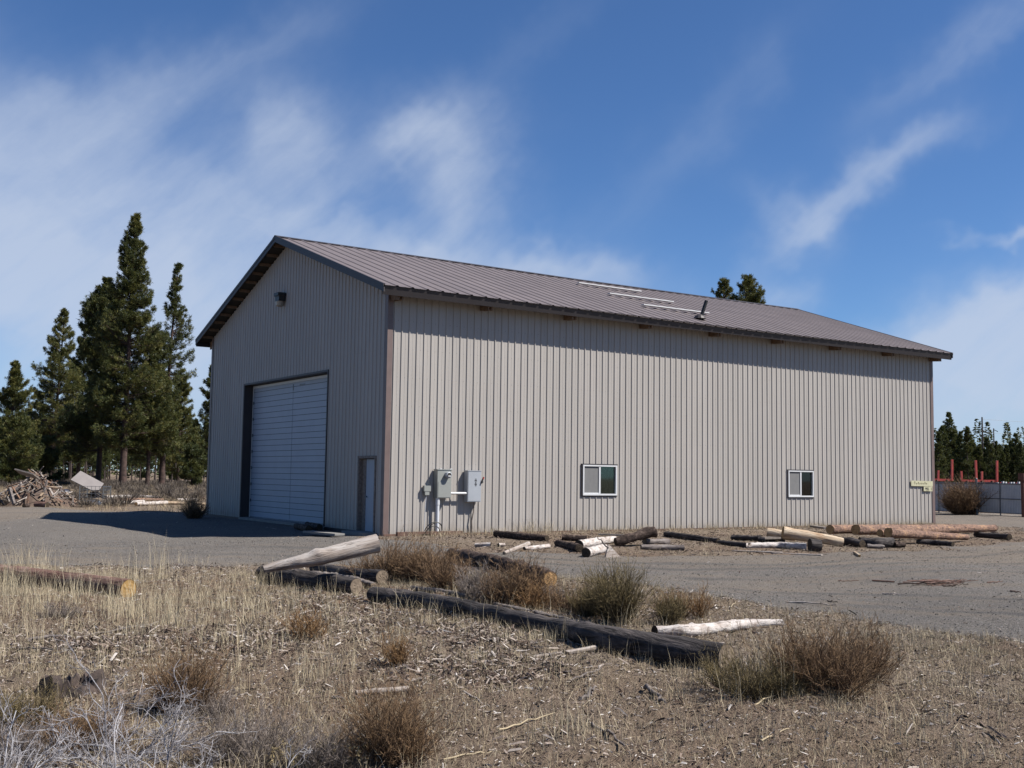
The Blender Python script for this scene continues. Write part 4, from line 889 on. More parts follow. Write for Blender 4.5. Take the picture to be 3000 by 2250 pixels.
dead(650, 2420, 34, 7, .34, M['silver'], 'sparse pale dead twigs beside the grey hazy twig shrub')
# dried flower heads
for (px, py, sd_, lb) in ((860, 2252, 1, 'clump of dried tan flower heads between the grey twig shrubs'), (1040, 2245, 2, 'clump of dried yellowish flower heads at the foot of the front brown shrub')):
    g_, t_ = G(px, py); g = np.random.default_rng(sd_); rt_ = root('dried_flowers', tuple(g_), lb, 'flowers'); b = MB(); c = MB()
    for k in range(70):
        a = g.uniform(0, 6.28); rr_ = .16*math.sqrt(g.uniform()); tp = g_+V(rr_*math.cos(a), rr_*math.sin(a), g.uniform(.05, .14))
        b.tube([g_+V(rr_*.5*math.cos(a), rr_*.5*math.sin(a), -.01), tp], .0012, 3, cap=False, a=.4)
        for _ in range(7):
            o_ = tp+g.normal(0, .006, 3); v = o_+g.normal(0, .005, (4, 3)); c.add(v, [(0, 1, 2), (0, 2, 3), (0, 3, 1), (1, 3, 2)], g.uniform(0, 1))
    b.build('stalks', M['straw'], rt_); c.build('flower_heads', M['flower'], rt_)

# ------------------------------------------------------------------ dry grass, litter, stones
def sector(n, r0, r1, g, half=36, pw=1.0):
    r = np.sqrt(g.uniform(r0**2, r1**2, n)) if pw == 1 else r0+(r1-r0)*g.uniform(0, 1, n)**pw
    a = YAW+np.radians(g.uniform(-half, half, n)); return CAM[0]+r*np.cos(a), CAM[1]+r*np.sin(a), r
def inside_b(x, y): return (x > -.5) & (x < LEN+.5) & (y > -.12) & (y < WID+.5)
def blades(x, y, n_per, h, lean, w_, g, amin=.2, amax=1., rad=.05):
    m = len(x); i = np.repeat(np.arange(m), n_per); N = len(i)
    az = g.uniform(0, 2*np.pi, N); ln = np.abs(g.normal(0, 1, N))*lean[i]; hh = h[i]*g.uniform(.5, 1.1, N)
    bx = x[i]+g.normal(0, 1, N)*rad; by = y[i]+g.normal(0, 1, N)*rad; bz = hgt(bx, by, True)-.01
    B = np.stack([bx, by, bz], 1); D = np.stack([np.cos(az)*np.sin(ln.clip(0, 1.5)), np.sin(az)*np.sin(ln.clip(0, 1.5)), np.cos(ln.clip(0, 1.5))], 1)
    side = unit(np.cross(D, g.normal(0, 1, (N, 3))))*(w_*np.clip(g.normal(1, .25, N), .5, 2))[:, None]/2
    mid = B+D*(hh*.55)[:, None]; tipd = unit(D+np.stack([np.cos(az), np.sin(az), -.2*np.ones(N)], 1)*(.28*g.uniform(0, 1.3, N))[:, None]); tip = mid+tipd*(hh*.5)[:, None]
    Vv = np.stack([B-side, B+side, mid+side*.8, mid-side*.8, tip], 1).reshape(-1, 3); o = (np.arange(N)*5)[:, None]
    b = MB(); b.add(Vv, (np.array([[0, 1, 2, 3]])+o), np.repeat(g.uniform(amin, amax, N), 5)); b.f.append(np.array([[3, 2, 4]])+o); b.m.append(np.zeros(N, int)); return b
g = np.random.default_rng(50)
def gmask(x, y): return 1-yard(x, y)
parts_ = MB()
def merge(a, b):
    base = a.n
    for v, at in zip(b.v, b.a): a.v.append(v); a.a.append(at)
    for f, mm in zip(b.f, b.m): a.f.append(f+base); a.m.append(mm)
    a.n += sum(len(v) for v in b.v)
# short tufts
x, y, r = sector(17000, 4.6, 19, g); k = (gmask(x, y) > .5) & (g.uniform(0, 1, len(x)) < .22+.78*sstep(.40, .66, vnoise(x, y, 1.3, 20))) & ~inside_b(x, y); x, y, r = x[k], y[k], r[k]
merge(parts_, blades(x, y, 16, g.uniform(.05, .15, len(x)), g.uniform(.35, .8, len(x)), .0022, g, .05, .9, .045))
# fine low tangle
x, y, r = sector(80000, 4.4, 17, g); k = (gmask(x, y) > .45) & (g.uniform(0, 1, len(x)) < .35+.65*vnoise(x, y, .7, 21)); x, y = x[k], y[k]
merge(parts_, blades(x, y, 3, g.uniform(.03, .11, len(x)), g.uniform(.9, 1.5, len(x)), .0019, g, .0, .85, .03))
# lying straw
x, y, r = sector(60000, 4.4, 20, g); k = (gmask(x, y) > .4); x, y = x[k], y[k]
merge(parts_, blades(x, y, 1, g.uniform(.05, .26, len(x))*g.uniform(.4, 1, len(x)), np.full(len(x), 1.5), .0024, g, .3, 1., .01))
x = g.uniform(-1, 24, 2600); y = g.uniform(-9.8, -.3, 2600); k = (gmask(x, y) > .5) & (vnoise(x, y, 1.2, 31) > .5); x, y = x[k], y[k]
merge(parts_, blades(x, y, 8, g.uniform(.04, .14, len(x)), g.uniform(.4, .9, len(x)), .005, g, .1, .9, .08))
# tall stalks, thick on the left side
x, y, r = sector(4600, 5, 18, g); cx_ = (x-CAM[0])*_rt[0]+(y-CAM[1])*_rt[1]; dp_ = (x-CAM[0])*math.cos(YAW)+(y-CAM[1])*math.sin(YAW); u = cx_/dp_*F+1500
k = (gmask(x, y) > .6) & (g.uniform(0, 1, len(x)) < np.where(u < 1050, .22+.6*sstep(.4, .7, vnoise(x, y, 1.1, 22)), .10)*np.where(r < 7.5, .35, 1)); x, y = x[k], y[k]
merge(parts_, blades(x, y, 8, g.uniform(.16, .40, len(x)), g.uniform(.1, .32, len(x)), .0028, g, .35, 1., .045))
# named tall clumps of the picture: left side, shrubs, log ends
cl = [(20, 1750, 150, 40), (110, 1800, 120, 25), (230, 1760, 120, 25), (400, 1800, 130, 25), (440, 1700, 150, 22), (560, 1650, 60, 8), (330, 1720, 110, 20), (60, 1690, 150, 20), (140, 1700, 140, 20), (480, 1840, 120, 16), (650, 1790, 110, 14), (780, 1720, 90, 12),
      (640, 1900, 120, 14), (900, 1990, 130, 18), (780, 1820, 110, 14), (2280, 2030, 230, 14), (2430, 1990, 240, 12), (2070, 2000, 120, 10), (1670, 2160, 130, 20), (1285, 1830, 100, 8), (1575, 1880, 70, 30), (2660, 2140, 110, 20), (330, 1810, 120, 24), (2810, 1920, 90, 14), (2860, 2230, 110, 10), (500, 1780, 130, 14)]
for (px, py, hp, nn) in cl:
    g_, t_ = G(px, py); m = nn; merge(parts_, blades(np.full(m, g_[0])+g.normal(0, .16, m), np.full(m, g_[1])+g.normal(0, .16, m), 7, np.full(m, hp*t_/F)*g.uniform(.5, 1.1, m), np.full(m, .2), .0028, g, .45, 1., .05))
kind(parts_.build('dry_grass', M['straw']), 'stuff', 'pale dry grass and straw over the brown ground')
# weeds along the wall foot and beyond the yard
wd = MB()
m = 420; x = g.uniform(.3, 23, m); y = -.12-np.abs(g.normal(0, .35, m)); merge(wd, blades(x, y, 10, g.uniform(.08, .3, m)*(1+1.1*np.exp(-((x-4.6)/1.0)**2)), np.full(m, .35), .006, g, .2, .9, .10))
m = 12000; x, y, r = sector(m, 40, 135, g, 34, 1.0); px_ = ((x-CAM[0])*_rt[0]+(y-CAM[1])*_rt[1])/((x-CAM[0])*math.cos(YAW)+(y-CAM[1])*math.sin(YAW))*F+1500
k = (gmask(x, y) > .5) & (px_ < 660); x, y = x[k], y[k]; merge(wd, blades(x, y, 12, g.uniform(.15, .45, len(x)), np.full(len(x), .55), .012, g, .0, .5, .35))
kind(wd.build('weeds', M['straw']), 'stuff', 'dry weeds along the wall foot and on the field beyond the yard')
def slivers(x, y, l, w_, h_, g, amin=0., amax=1., tilt=.25, lift=.0):
    N = len(x); az = g.uniform(0, np.pi, N); tl = g.normal(0, tilt, N); z = hgt(x, y, True)+lift
    D = np.stack([np.cos(az)*np.cos(tl), np.sin(az)*np.cos(tl), np.sin(tl)], 1); S_ = np.stack([-np.sin(az), np.cos(az), g.normal(0, .25, N)], 1)
    U = np.cross(D, unit(S_)); C_ = np.stack([x, y, z+h_*.4+np.abs(np.sin(tl))*l*.4], 1)
    a, b_, c_ = (D*(l/2)[:, None]), (S_*(w_/2)[:, None]), (U*(h_)[:, None])
    j = lambda: g.uniform(.6, 1.1, (N, 1))
    Vv = np.stack([C_-a*j()-b_*j(), C_+a*j()-b_*j()*.7, C_+a*j()+b_*j(), C_-a*j()*.8+b_*j(), C_-a*.6+c_*j(), C_+a*.6+c_*j()], 1).reshape(-1, 3); o = (np.arange(N)*6)[:, None, None]
    f4 = np.array([(0, 1, 5, 4), (2, 3, 4, 5)])[None]+o; f3 = np.array([(1, 2, 5), (3, 0, 4)])[None]+o
    b = MB(); b.add(Vv, f4.reshape(-1, 4), np.repeat(g.uniform(amin, amax, N), 6)); b.f.append(f3.reshape(-1, 3)); b.m.append(np.zeros(N*2, int)); return b
lt = MB()
x, y, r = sector(130000, 4.4, 19, g); k = (gmask(x, y) > .35); x, y = x[k], y[k]; N = len(x)
merge(lt, slivers(x, y, g.gamma(2., .009, N)+.006, g.uniform(.004, .012, N), g.uniform(.002, .007, N), g, 0, 1.))
x, y, r = sector(9000, 4.6, 20, g); k = (gmask(x, y) > .2); x, y = x[k], y[k]; N = len(x)
merge(lt, slivers(x, y, g.gamma(2.2, .022, N)+.02, g.uniform(.006, .022, N), g.uniform(.004, .014, N), g, 0, 1.))
# thick bark litter around the logs and the old wood heap
for (px, py, sx_, sy_, nn) in ((700, 1600, 260, 25, 1500), (450, 1640, 300, 35, 2600), (1150, 1800, 260, 45, 3800), (1450, 1860, 170, 35, 2600), (900, 1750, 200, 30, 2200), (300, 1890, 220, 40, 1800), (700, 1880, 200, 40, 1800), (1400, 1960, 250, 40, 1500)):
    X_ = g.normal(px, sx_*.6, nn); Y_ = g.normal(py, sy_*.7, nn); d_ = fw[None]*F+rt[None]*(X_-1500)[:, None]-up[None]*(Y_-1125)[:, None]; tt = -CAM[2]/d_[:, 2]; x = CAM[0]+d_[:, 0]*tt; y = CAM[1]+d_[:, 1]*tt
    k = (tt > 0) & (yard(x, y) < .75) & ~inside_b(x, y); x, y = x[k], y[k]; N = len(x); merge(lt, slivers(x, y, g.gamma(2.2, .020, N)+.015, g.uniform(.006, .026, N), g.uniform(.004, .013, N), g, 0, .95, .3))
# litter strip along the wall and around the right stack
x = g.uniform(-1, 26, 15000); y = g.uniform(-10.2, -.25, 15000); k = (gmask(x, y) > .4); x, y = x[k], y[k]; N = len(x)
merge(lt, slivers(x, y, g.gamma(1.6, .028, N)+.015, g.uniform(.008, .03, N), g.uniform(.004, .014, N), g, 0, .8))
# sparse bits on the gravel
x, y, r = sector(3500, 9, 45, g); k = (gmask(x, y) < .5) & ~inside_b(x, y); x, y = x[k], y[k]; N = len(x)
merge(lt, slivers(x, y, g.gamma(2., .02, N)+.015, g.uniform(.006, .025, N), g.uniform(.003, .01, N), g, 0, 1.))
kind(lt.build('wood_litter', M['chips']), 'stuff', 'bark chips and splinters scattered over the ground')
x, y, r = sector(26000, 7, 30, g, pw=.8); k = (gmask(x, y) < .7) & ~inside_b(x, y); x, y = x[k], y[k]; N = len(x)
st_ = slivers(x, y, g.gamma(2., .006, N)+.008, g.uniform(.006, .018, N), g.uniform(.004, .010, N), g, 0, 1.)
kind(st_.build('loose_gravel', M['rubble']), 'stuff', 'loose grey stones on the yard surface')
#PART3
# ------------------------------------------------------------------ pines
def tubes_np(A, B, ra, rb, n=3):
    """many straight tapering limbs at once"""
    m = len(A); d = unit(B-A); ref = np.where(np.abs(d[:, 2:3]) > .9, V(1, 0, 0)[None], V(0, 0, 1)[None]); u = unit(np.cross(d, ref)); w_ = np.cross(u, d); pts = []
    for (P_, r_) in ((A, ra), (B, rb)):
        for q in range(n): a = q*2*math.pi/n; pts.append(P_+r_[:, None]*(math.cos(a)*u+math.sin(a)*w_))
    Vv = np.stack(pts, 1).reshape(-1, 3); o = (np.arange(m)*2*n)[:, None, None]
    f = np.array([(q, (q+1) % n, n+(q+1) % n, n+q) for q in range(n)])[None]+o
    b = MB(); b.add(Vv, f.reshape(-1, 4)); return b
def pine(H, rad, base, dens=1., prof='cone', seed=0, lean=0., tuft=.30, clump=1., needles=17, nw=.021, spread=1., trunk_r=None):
    """ponderosa-like tree at the origin: returns trunk (with limbs) and crown meshes"""
    g = np.random.default_rng(seed); tr = trunk_r or H*.0135
    k = 14; zt = np.linspace(-.3, H, k); cx = lean*(zt.clip(0)/H)**1.5*H*.04+np.cumsum(g.normal(0, .025, k)); cy = np.cumsum(g.normal(0, .025, k))
    T = MB(); T.tube(np.stack([cx, cy, zt], 1), tr*(1-zt.clip(0)/H*.93)*(1+.25*(zt < .3)), 8, cap=False)
    nb = int(H*7*dens); z = base*H+(H*.985-base*H)*g.uniform(0, 1, nb)**.9; z.sort(); t = (z-base*H)/(H*(1-base))
    if prof == 'cone': pr = (1-t)**.75*(.55+.45*np.minimum(1, t/.22))
    elif prof == 'column': pr = (1-t)**.5*(.7+.3*np.sin(t*9+seed))
    else: pr = np.sin(np.pi*np.clip(t*.86+.14, 0, 1))**.6
    az = g.uniform(0, 2*np.pi, nb); lump = .68+.58*vnoise(az*1.6, z/H*9, 1., seed+3)
    Lb = rad*pr*lump*g.uniform(.6, 1.15, nb)+.10; el = -.10+.80*t+g.normal(0, .12, nb)
    x0 = np.interp(z, zt, cx); y0 = np.interp(z, zt, cy); P0 = np.stack([x0, y0, z], 1)
    d = np.stack([np.cos(az)*np.cos(el), np.sin(az)*np.cos(el), np.sin(el)], 1); mid = P0+d*(Lb*.6)[:, None]; d2 = d.copy(); d2[:, 2] += .38; d2 = unit(d2); P2 = mid+d2*(Lb*.42)[:, None]
    rb = .012+.010*Lb
    b1 = tubes_np(P0, mid, rb*1.5, rb); b2 = tubes_np(mid, P2, rb, rb*.3); merge(T, b1); merge(T, b2)
    # tufts
    nt = np.maximum(4, (4+Lb*12*clump)).astype(int); i = np.repeat(np.arange(nb), nt); m = len(i)
    u = 1-g.uniform(0, 1, m)**1.5*.75; c = np.where((u < .6)[:, None], P0[i]+(mid-P0)[i]*(u/.6)[:, None], mid[i]+(P2-mid)[i]*((u-.6)/.4)[:, None])
    side = unit(np.cross(d[i], V(0, 0, 1))); lat = g.normal(0, .20, m)*Lb[i]*np.sin(np.pi*np.clip(u, 0, .93))*spread
    c = c+side*lat[:, None]+V(0, 0, 1)*(g.normal(0, .07, m)*Lb[i]+.05)[:, None]
    tw = tubes_np(c, c-side*(lat*.8)[:, None]-d[i]*(np.abs(lat)*.5)[:, None]-V(0, 0, .06), np.full(m, .005), np.full(m, .012)); merge(T, tw)
    axis = unit(d[i]+side*np.sign(lat)[:, None]*.5+V(0, 0, .8)); shade = g.uniform(.15, .85, m)*.75+.25*vnoise(c[:, 0], c[:, 2], 1.1, seed)
    j = np.repeat(np.arange(m), needles); N = len(j); nd = unit(axis[j]*.8+g.normal(0, .6, (N, 3))); s = tuft*g.uniform(.55, 1.1, N)*g.uniform(.75, 1.2, m)[j]
    B_ = c[j]+g.normal(0, .05, (N, 3)); sd_ = unit(np.cross(nd, g.normal(0, 1, (N, 3))))*nw
    Vv = np.stack([B_-sd_*.5, B_+nd*(s*.5)[:, None]+sd_, B_+nd*s[:, None], B_+nd*(s*.5)[:, None]-sd_], 1).reshape(-1, 3)
    Cw = MB(); Cw.add(Vv, np.array([[0, 1, 2, 3]])+(np.arange(N)*4)[:, None], np.repeat((shade[j]+g.normal(0, .08, N)).clip(0, 1), 4))
    return T, Cw
def plant_tree(T, Cw, loc, label, group=None, mats=('trunk', 'needle'), cat='pine tree', rot=0., sc_=1.):
    r_ = root('pine_tree', tuple(loc), label, cat, group)
    for nm, b_, m_ in (('trunk', T, M[mats[0]]), ('crown', Cw, M[mats[1]])):
        o = b_.build(nm, m_, smooth=(nm == 'trunk')); o.parent = r_
    r_.rotation_euler = (0, 0, rot); r_.scale = (sc_,)*3
    return r_
def tree_at(px, ybase, ytop, wpx, dist, label, prof='cone', base=.2, seed=0, **kw):
    d = ray(px, ybase); p = CAM+d*(dist/F); p[2] = float(hgt(p[0], p[1])); H = (CAM+ray(px, ytop)*(dist/F))[2]-p[2]; rad = wpx*dist/F/2
    T, Cw = pine(H, rad, base, prof=prof, seed=seed, **kw); return plant_tree(T, Cw, p, label)
tree_at(151, 1409, 900, 225, 118, 'slender pine with sparse crown standing left of the big dark pine', base=.19, seed=101, lean=.6, dens=1.3)
tree_at(285, 1415, 805, 270, 104, 'broad dark pine with the densest crown, left of the tallest pine', prof='column', base=.16, seed=102, clump=1.5, dens=1.9, spread=1.6)
tree_at(358, 1432, 606, 265, 97, 'tallest pine of the clump, its pointed top open to the sky', base=.13, seed=103, lean=.3, clump=1.15, dens=1.7)
tree_at(472, 1424, 757, 190, 102, 'thin-crowned tall pine nearest the building', prof='column', base=.24, seed=104, lean=.9, clump=.55, dens=1.35, tuft=.30)
tree_at(430, 1428, 960, 230, 100, 'bushy mid-height pine in front of the thin-crowned tall pine', prof='cone', base=.15, seed=110, clump=1.4, dens=1.6)
tree_at(228, 1420, 950, 190, 125, 'narrow dark pine top showing between the slender pine and the big dark pine', base=.12, seed=111, dens=1.5, clump=1.3)
tree_at(20, 1420, 1058, 230, 110, 'wide pine at the far left with a short pointed top', base=.06, seed=105, clump=1.3, dens=1.6)
tree_at(612, 1410, 1070, 150, 125, 'pine half hidden behind the left corner of the building', base=.08, seed=106, dens=1.5)
tree_at(28, 1425, 1240, 170, 92, 'low yellow-green young pine behind the scrap wood heap', prof='round', base=.02, seed=107, clump=1.6, dens=1.7)
tree_at(125, 1420, 1290, 120, 98, 'small bushy young pine right of the scrap wood heap', prof='round', base=.02, seed=108, clump=1.6, dens=1.7)
tree_at(560, 1415, 1310, 80, 112, 'small bright green young pine near the building corner', prof='round', base=.03, seed=109, clump=1.6, dens=1.7)
tree_at(2124, 1408, 802, 270, 112, 'left one of two pine tops rising above the roof ridge', base=.3, seed=123, dens=1.15, clump=.8)
tree_at(2190, 1408, 797, 330, 110, 'right, fuller one of two pine tops rising above the roof ridge', base=.3, seed=125, lean=.5, clump=.9, dens=1.3)
tree_at(520, 1420, 1080, 150, 116, 'bushy pine filling the gap between the thin tall pine and the building', base=.08, seed=112, dens=1.6, clump=1.2)
tree_at(95, 1418, 1150, 170, 128, 'low dark pine between the wide pine and the slender pine', base=.06, seed=113, dens=1.6, clump=1.2)
# kinds of pine for the woods, copied one by one
protos = []
for q, (H, rad, bs, pf) in enumerate(((17, 2.5, .34, 'cone'), (14, 2.3, .30, 'cone'), (19, 2.3, .42, 'column'), (11, 2.0, .06, 'cone'), (12, 2.1, .10, 'cone'))):
    protos.append((H, pine(H, rad, bs, prof=pf, seed=200+q, needles=10, nw=.036, tuft=.34, clump=.75, dens=1.5)))
def mesh_protos():
    out_ = []
    for H, (T, Cw) in protos:
        o1 = T.build('trunk', M['trunk2'], smooth=True); o2 = Cw.build('crown', M['needle_d']); out_.append((H, o1, o2))
    return out_
MP = mesh_protos(); used_proto = set()
def wood_tree(x, y, H, q, g, label, group):
    Hp, o1, o2 = MP[q]; r_ = root('pine_tree', (x, y, float(hgt(x, y))-.1), label, 'pine tree', group)
    s = H/Hp; r_.scale = (s*g.uniform(.85, 1.2), s*g.uniform(.85, 1.2), s); r_.rotation_euler = (0, 0, g.uniform(0, 6.28))
    for o in (o1, o2):
        c = o.copy(); col.objects.link(c); c.parent = r_
g = np.random.default_rng(77)
for k in range(120):
    px = g.uniform(-260, 760); dist = g.uniform(135, 250)
    d = ray(px, 1400); p = CAM+d*(dist/F); top = g.uniform(95, 185)*(1 if px > 120 else .85); H = top*dist/F+1.6
    if 120 < px < 200 and top > 150: H *= .8
    wood_tree(p[0], p[1], H, int(g.choice([0, 0, 1, 1, 2, 2, 3])), g, 'dark pine standing in the wood behind the tall clump', 'pines in the wood behind the clump')
tops = [(2745, 1330), (2752, 1262), (2766, 1243), (2784, 1205), (2800, 1250), (2815, 1262), (2838, 1245), (2853, 1283), (2872, 1302), (2893, 1280), (2906, 1295), (2922, 1288), (2938, 1320), (2950, 1300), (2965, 1285), (2980, 1266), (2992, 1290), (3010, 1300), (3035, 1260), (3060, 1290), (3090, 1280), (3120, 1300), (3150, 1260)]
for k, (px, yt) in enumerate(tops):
    dist = 148+g.uniform(0, 14); d = ray(px, 1414); p = CAM+d*(dist/F); H = (CAM+ray(px, yt)*(dist/F))[2]
    wood_tree(p[0], p[1], H, (3, 4, 3, 1)[k % 4], g, 'green pine in the row behind the red log bunks', 'pines behind the red log bunks')
for k in range(100):
    px = g.uniform(2700, 3240); dist = g.uniform(158, 225); d = ray(px, 1414); p = CAM+d*(dist/F); H = g.uniform(75, 120)*dist/F+1.6
    wood_tree(p[0], p[1], H, int(g.integers(0, 5)), g, 'green pine in the row behind the red log bunks', 'pines behind the red log bunks')
for _, o1, o2 in MP:
    for o in (o1, o2): bpy.data.objects.remove(o)
g = np.random.default_rng(99); fo = MB()
for k in range(860):
    px = g.uniform(-500, 900) if k % 3 else g.uniform(2650, 3500); dist = g.uniform(255, 420)
    if k > 560: px = g.uniform(850, 2650)
    d = ray(px, 1395); p = CAM+d*(dist/F); H = g.uniform(9, 19) if k < 560 else g.uniform(9, 16); z0 = float(hgt(p[0], p[1])); m = 170
    t_ = g.uniform(0, 1, m)**.85; rr_ = H*.15*(1-t_)**.8*np.sqrt(g.uniform(.1, 1, m))+.1; a = g.uniform(0, 6.28, m); C_ = np.stack([p[0]+rr_*np.cos(a), p[1]+rr_*np.sin(a), z0+.01*H+t_*H*.96], 1)
    D_ = unit(np.stack([np.cos(a), np.sin(a), g.uniform(-.3, .9, m)], 1)); s_ = unit(np.cross(D_, g.normal(0, 1, (m, 3))))*.22; l = g.uniform(.5, 1.1, m)[:, None]
    fo.add(np.stack([C_-D_*l*.5, C_+s_, C_+D_*l*.6, C_-s_], 1).reshape(-1, 3), np.array([[0, 1, 2, 3]])+(np.arange(m)*4)[:, None], np.repeat(g.uniform(0, .8, m), 4))
kind(fo.build('forest', M['needle_d']), 'stuff', 'far-off pine wood closing the horizon')
# sparse slim trunks seen under the crowns
for k, (px, yb, yt, r_) in enumerate([(545, 1402, 1322, .10), (430, 1406, 1335, .14), (250, 1404, 1330, .16), (205, 1402, 1325, .12)]):
    dist = 120+6*k; d = ray(px, yb); p = CAM+d*(dist/F); p[2] = float(hgt(p[0], p[1])); H = (CAM+ray(px, yt)*(dist/F))[2]
    b = MB(); b.tube([p-V(0, 0, .3), p+V(.05, 0, H*.5), p+V(-.05, .1, H)], [r_, r_*.8, r_*.4], 7)
    for q in range(7):
        z = H*(.3+.09*q); a = q*2.2; b.tube([p+V(0, 0, z), p+V(math.cos(a)*.5, math.sin(a)*.5, z+.15), p+V(math.cos(a)*.9, math.sin(a)*.9, z+.1)], [.03, .02, .008], 4)
    tag(b.build('dead_tree', M['trunk2'] if k else M['wood_grey'], loc=tuple(p)), ('pale dead snag near the building corner', 'bare dark snag right of the tallest pine', 'bare dark snag left of the tallest pine', 'bare slim snag behind the caged scrap')[k], 'dead tree')
# sagebrush plain under the pines
g = np.random.default_rng(88); sb = MB()
x, y, r = sector(1500, 50, 150, g, 34, 1.0); px_ = ((x-CAM[0])*_rt[0]+(y-CAM[1])*_rt[1])/((x-CAM[0])*math.cos(YAW)+(y-CAM[1])*math.sin(YAW))*F+1500
k = (gmask(x, y) > .6) & (px_ < 680); x, y = x[k], y[k]
for x_, y_ in zip(x, y):
    h = g.uniform(.3, .75); m = 190; a = g.uniform(0, 6.28, m); e = np.abs(g.normal(0, .7, m)).clip(0, 1.45); B_ = np.stack([x_+np.cos(a)*.1, y_+np.sin(a)*.1, np.full(m, float(hgt(x_, y_)))], 1)
    D_ = np.stack([np.cos(a)*np.sin(e)*1.3, np.sin(a)*np.sin(e)*1.3, np.cos(e)], 1); l = h*g.uniform(.6, 1.1, m)[:, None]; s_ = unit(np.cross(D_, g.normal(0, 1, (m, 3))))*.009; B_ = B_+g.normal(0, .10, (m, 3))*V(1, 1, .3); D_ = unit(D_+g.normal(0, .35, (m, 3)))
    sb.add(np.stack([B_+D_*l*.25-s_, B_+D_*l*.25+s_, B_+D_*l+s_*.8, B_+D_*l-s_*.8], 1).reshape(-1, 3), np.array([[0, 1, 2, 3]])+(np.arange(m)*4)[:, None], np.repeat(g.uniform(0, 1, m), 4))
kind(sb.build('sagebrush', M['sage']), 'stuff', 'grey sagebrush covering the plain under the pines')

# ------------------------------------------------------------------ left background: scrap wood, cage, pole stacks
g = np.random.default_rng(12)
pc, pt_ = G(75, 1484); pc = pc+V(fw[0], fw[1], 0)*.9; u_r = unit(V(rt[0], rt[1], 0)); u_f = unit(V(fw[0], fw[1], 0))
hm = MB(); 
for i in range(12):
    for j in range(5):
        pass
ang = np.linspace(0, 2*np.pi, 25)[:-1]; rings = [(1.55, -.05), (1.1, .35), (.7, .75), (.3, 1.08), (0.02, 1.22)]
Vh = []
for (rr_, zz) in rings: Vh += [pc+u_r*(rr_*1.15*math.cos(a)*(1+.12*math.sin(3*a+rr_*5)))+u_f*(rr_*.95*math.sin(a))+V(0, 0, zz+.05*math.sin(5*a+zz*9)) for a in ang]
hm.add(np.array(Vh), [(q*24+i, q*24+(i+1) % 24, (q+1)*24+(i+1) % 24, (q+1)*24+i) for q in range(4) for i in range(24)])
kind(hm.build('scrap_debris', M['chips']), 'stuff', 'mound of bark and small scrap under the heaped boards')
bmats = [M['wood_pale'], M['weath'], M['wood_grey'], m_plain('old_board_tan', (.42, .31, .21), .85, .25, 9), m_plain('old_board_brown', (.24, .14, .09), .85, .3, 9)]
for k in range(230):
    a = g.uniform(0, 2*np.pi); q = g.uniform(0, 1)**.7; rr_ = 1.75*q; zz = max(.04, 1.42*(1-q)**1.0)+g.uniform(-.02, .12)
    c = pc+u_r*(rr_*1.15*math.cos(a))+u_f*(rr_*.95*math.sin(a))+V(0, 0, zz); ln = g.uniform(.25, .95)*(1-.3*(q > .7)); da = a+g.normal(0, .9)
    dn = unit(u_r*math.cos(da)+u_f*math.sin(da)+V(0, 0, g.normal(-.45, .45))); p0, p1 = c-dn*ln/2, c+dn*ln/2
    mz = min(p0[2], p1[2]); 
    if mz < .03: p0[2] += .03-mz; p1[2] += .03-mz
    board(p0, p1, g.uniform(.03, .09), g.uniform(.015, .035), bmats[int(g.integers(0, 5))], 'weathered scrap board tossed on the wood heap at the yard edge', group='scrap boards on the wood heap', name='scrap_board', roll=g.uniform(-.8, .8))
def P3(px, py, dist): return AT(px, py, dist)
D0 = 47.5
board(P3(52, 1381, D0+.3), P3(108, 1396, D0-.2), .45, .06, M['weath'], 'wide dark plank crowning the scrap wood heap', name='plank', cat='plank', roll=.5)
board(P3(28, 1430, D0-1.6), P3(42, 1478, D0-2), .09, .14, M['wood_grey'], 'grey split post leaning against the front of the wood heap', name='post', cat='post')
glog([(105, 1478, 9), (138, 1479, 9)], M['bark_red'], M['cut_d'], 'short reddish log butt at the foot of the scrap wood heap', seed=80)
glog([(70, 1482, 6), (82, 1481, 6)], bk, M['cut_d'], 'tiny dark log end at the foot of the scrap wood heap', seed=81)
dg, dt_ = G(182, 1463); b = MB(); ax_ = u_r*1.; R_ = .27
c0 = dg+V(0, 0, R_); b.tube([c0-ax_*.12-u_f*.1, c0-ax_*.10-u_f*.08, c0+ax_*.25+u_f*.25], [R_*.95, R_, R_], 16); tag(b.build('drum', M['drum'], smooth=False), 'dark blue drum lying on its side right of the scrap wood heap', 'drum')
# wire cage with scrap
cg, ct_ = G(266, 1481); cr = root('wire_cage', tuple(cg), 'grey wire-mesh pallet cage filled with scrap, a panel slanting out', 'cage'); wdt_, dep, hgt_ = 1.08, .95, .88
def cp(a, b_, z): return cg+u_r*(a*wdt_/2)+u_f*(dep*b_)+V(0, 0, z*hgt_)
b = MB()
for (f0, f1) in (((-1, 0), (1, 0)), ((-1, 1), (1, 1)), ((-1, 0), (-1, 1)), ((1, 0), (1, 1))):
    n_ = 6
    for k in range(n_+1):
        s = k/n_; a = f0[0]+(f1[0]-f0[0])*s; d_ = f0[1]+(f1[1]-f0[1])*s; b.tube([cp(a, d_, 0.02), cp(a, d_, 1)], .009, 5)
    for k in range(6): b.tube([cp(f0[0], f0[1], .04+.96*k/5), cp(f1[0], f1[1], .04+.96*k/5)], .009, 5)
b.build('mesh_sides', M['steel'], cr)
b = MB()
for (a, d_) in ((-1, 0), (1, 0), (-1, 1), (1, 1)): b.beam(cp(a, d_, -.02), cp(a, d_, 1.02), .035, .035)
b.build('frame', M['steel'], cr)
q0_, q1_, q2_ = P3(236, 1380, ct_+.75), P3(304, 1417, ct_+.65), P3(207, 1406, ct_+.15); pn_ = np.cross(q1_-q0_, q2_-q0_)
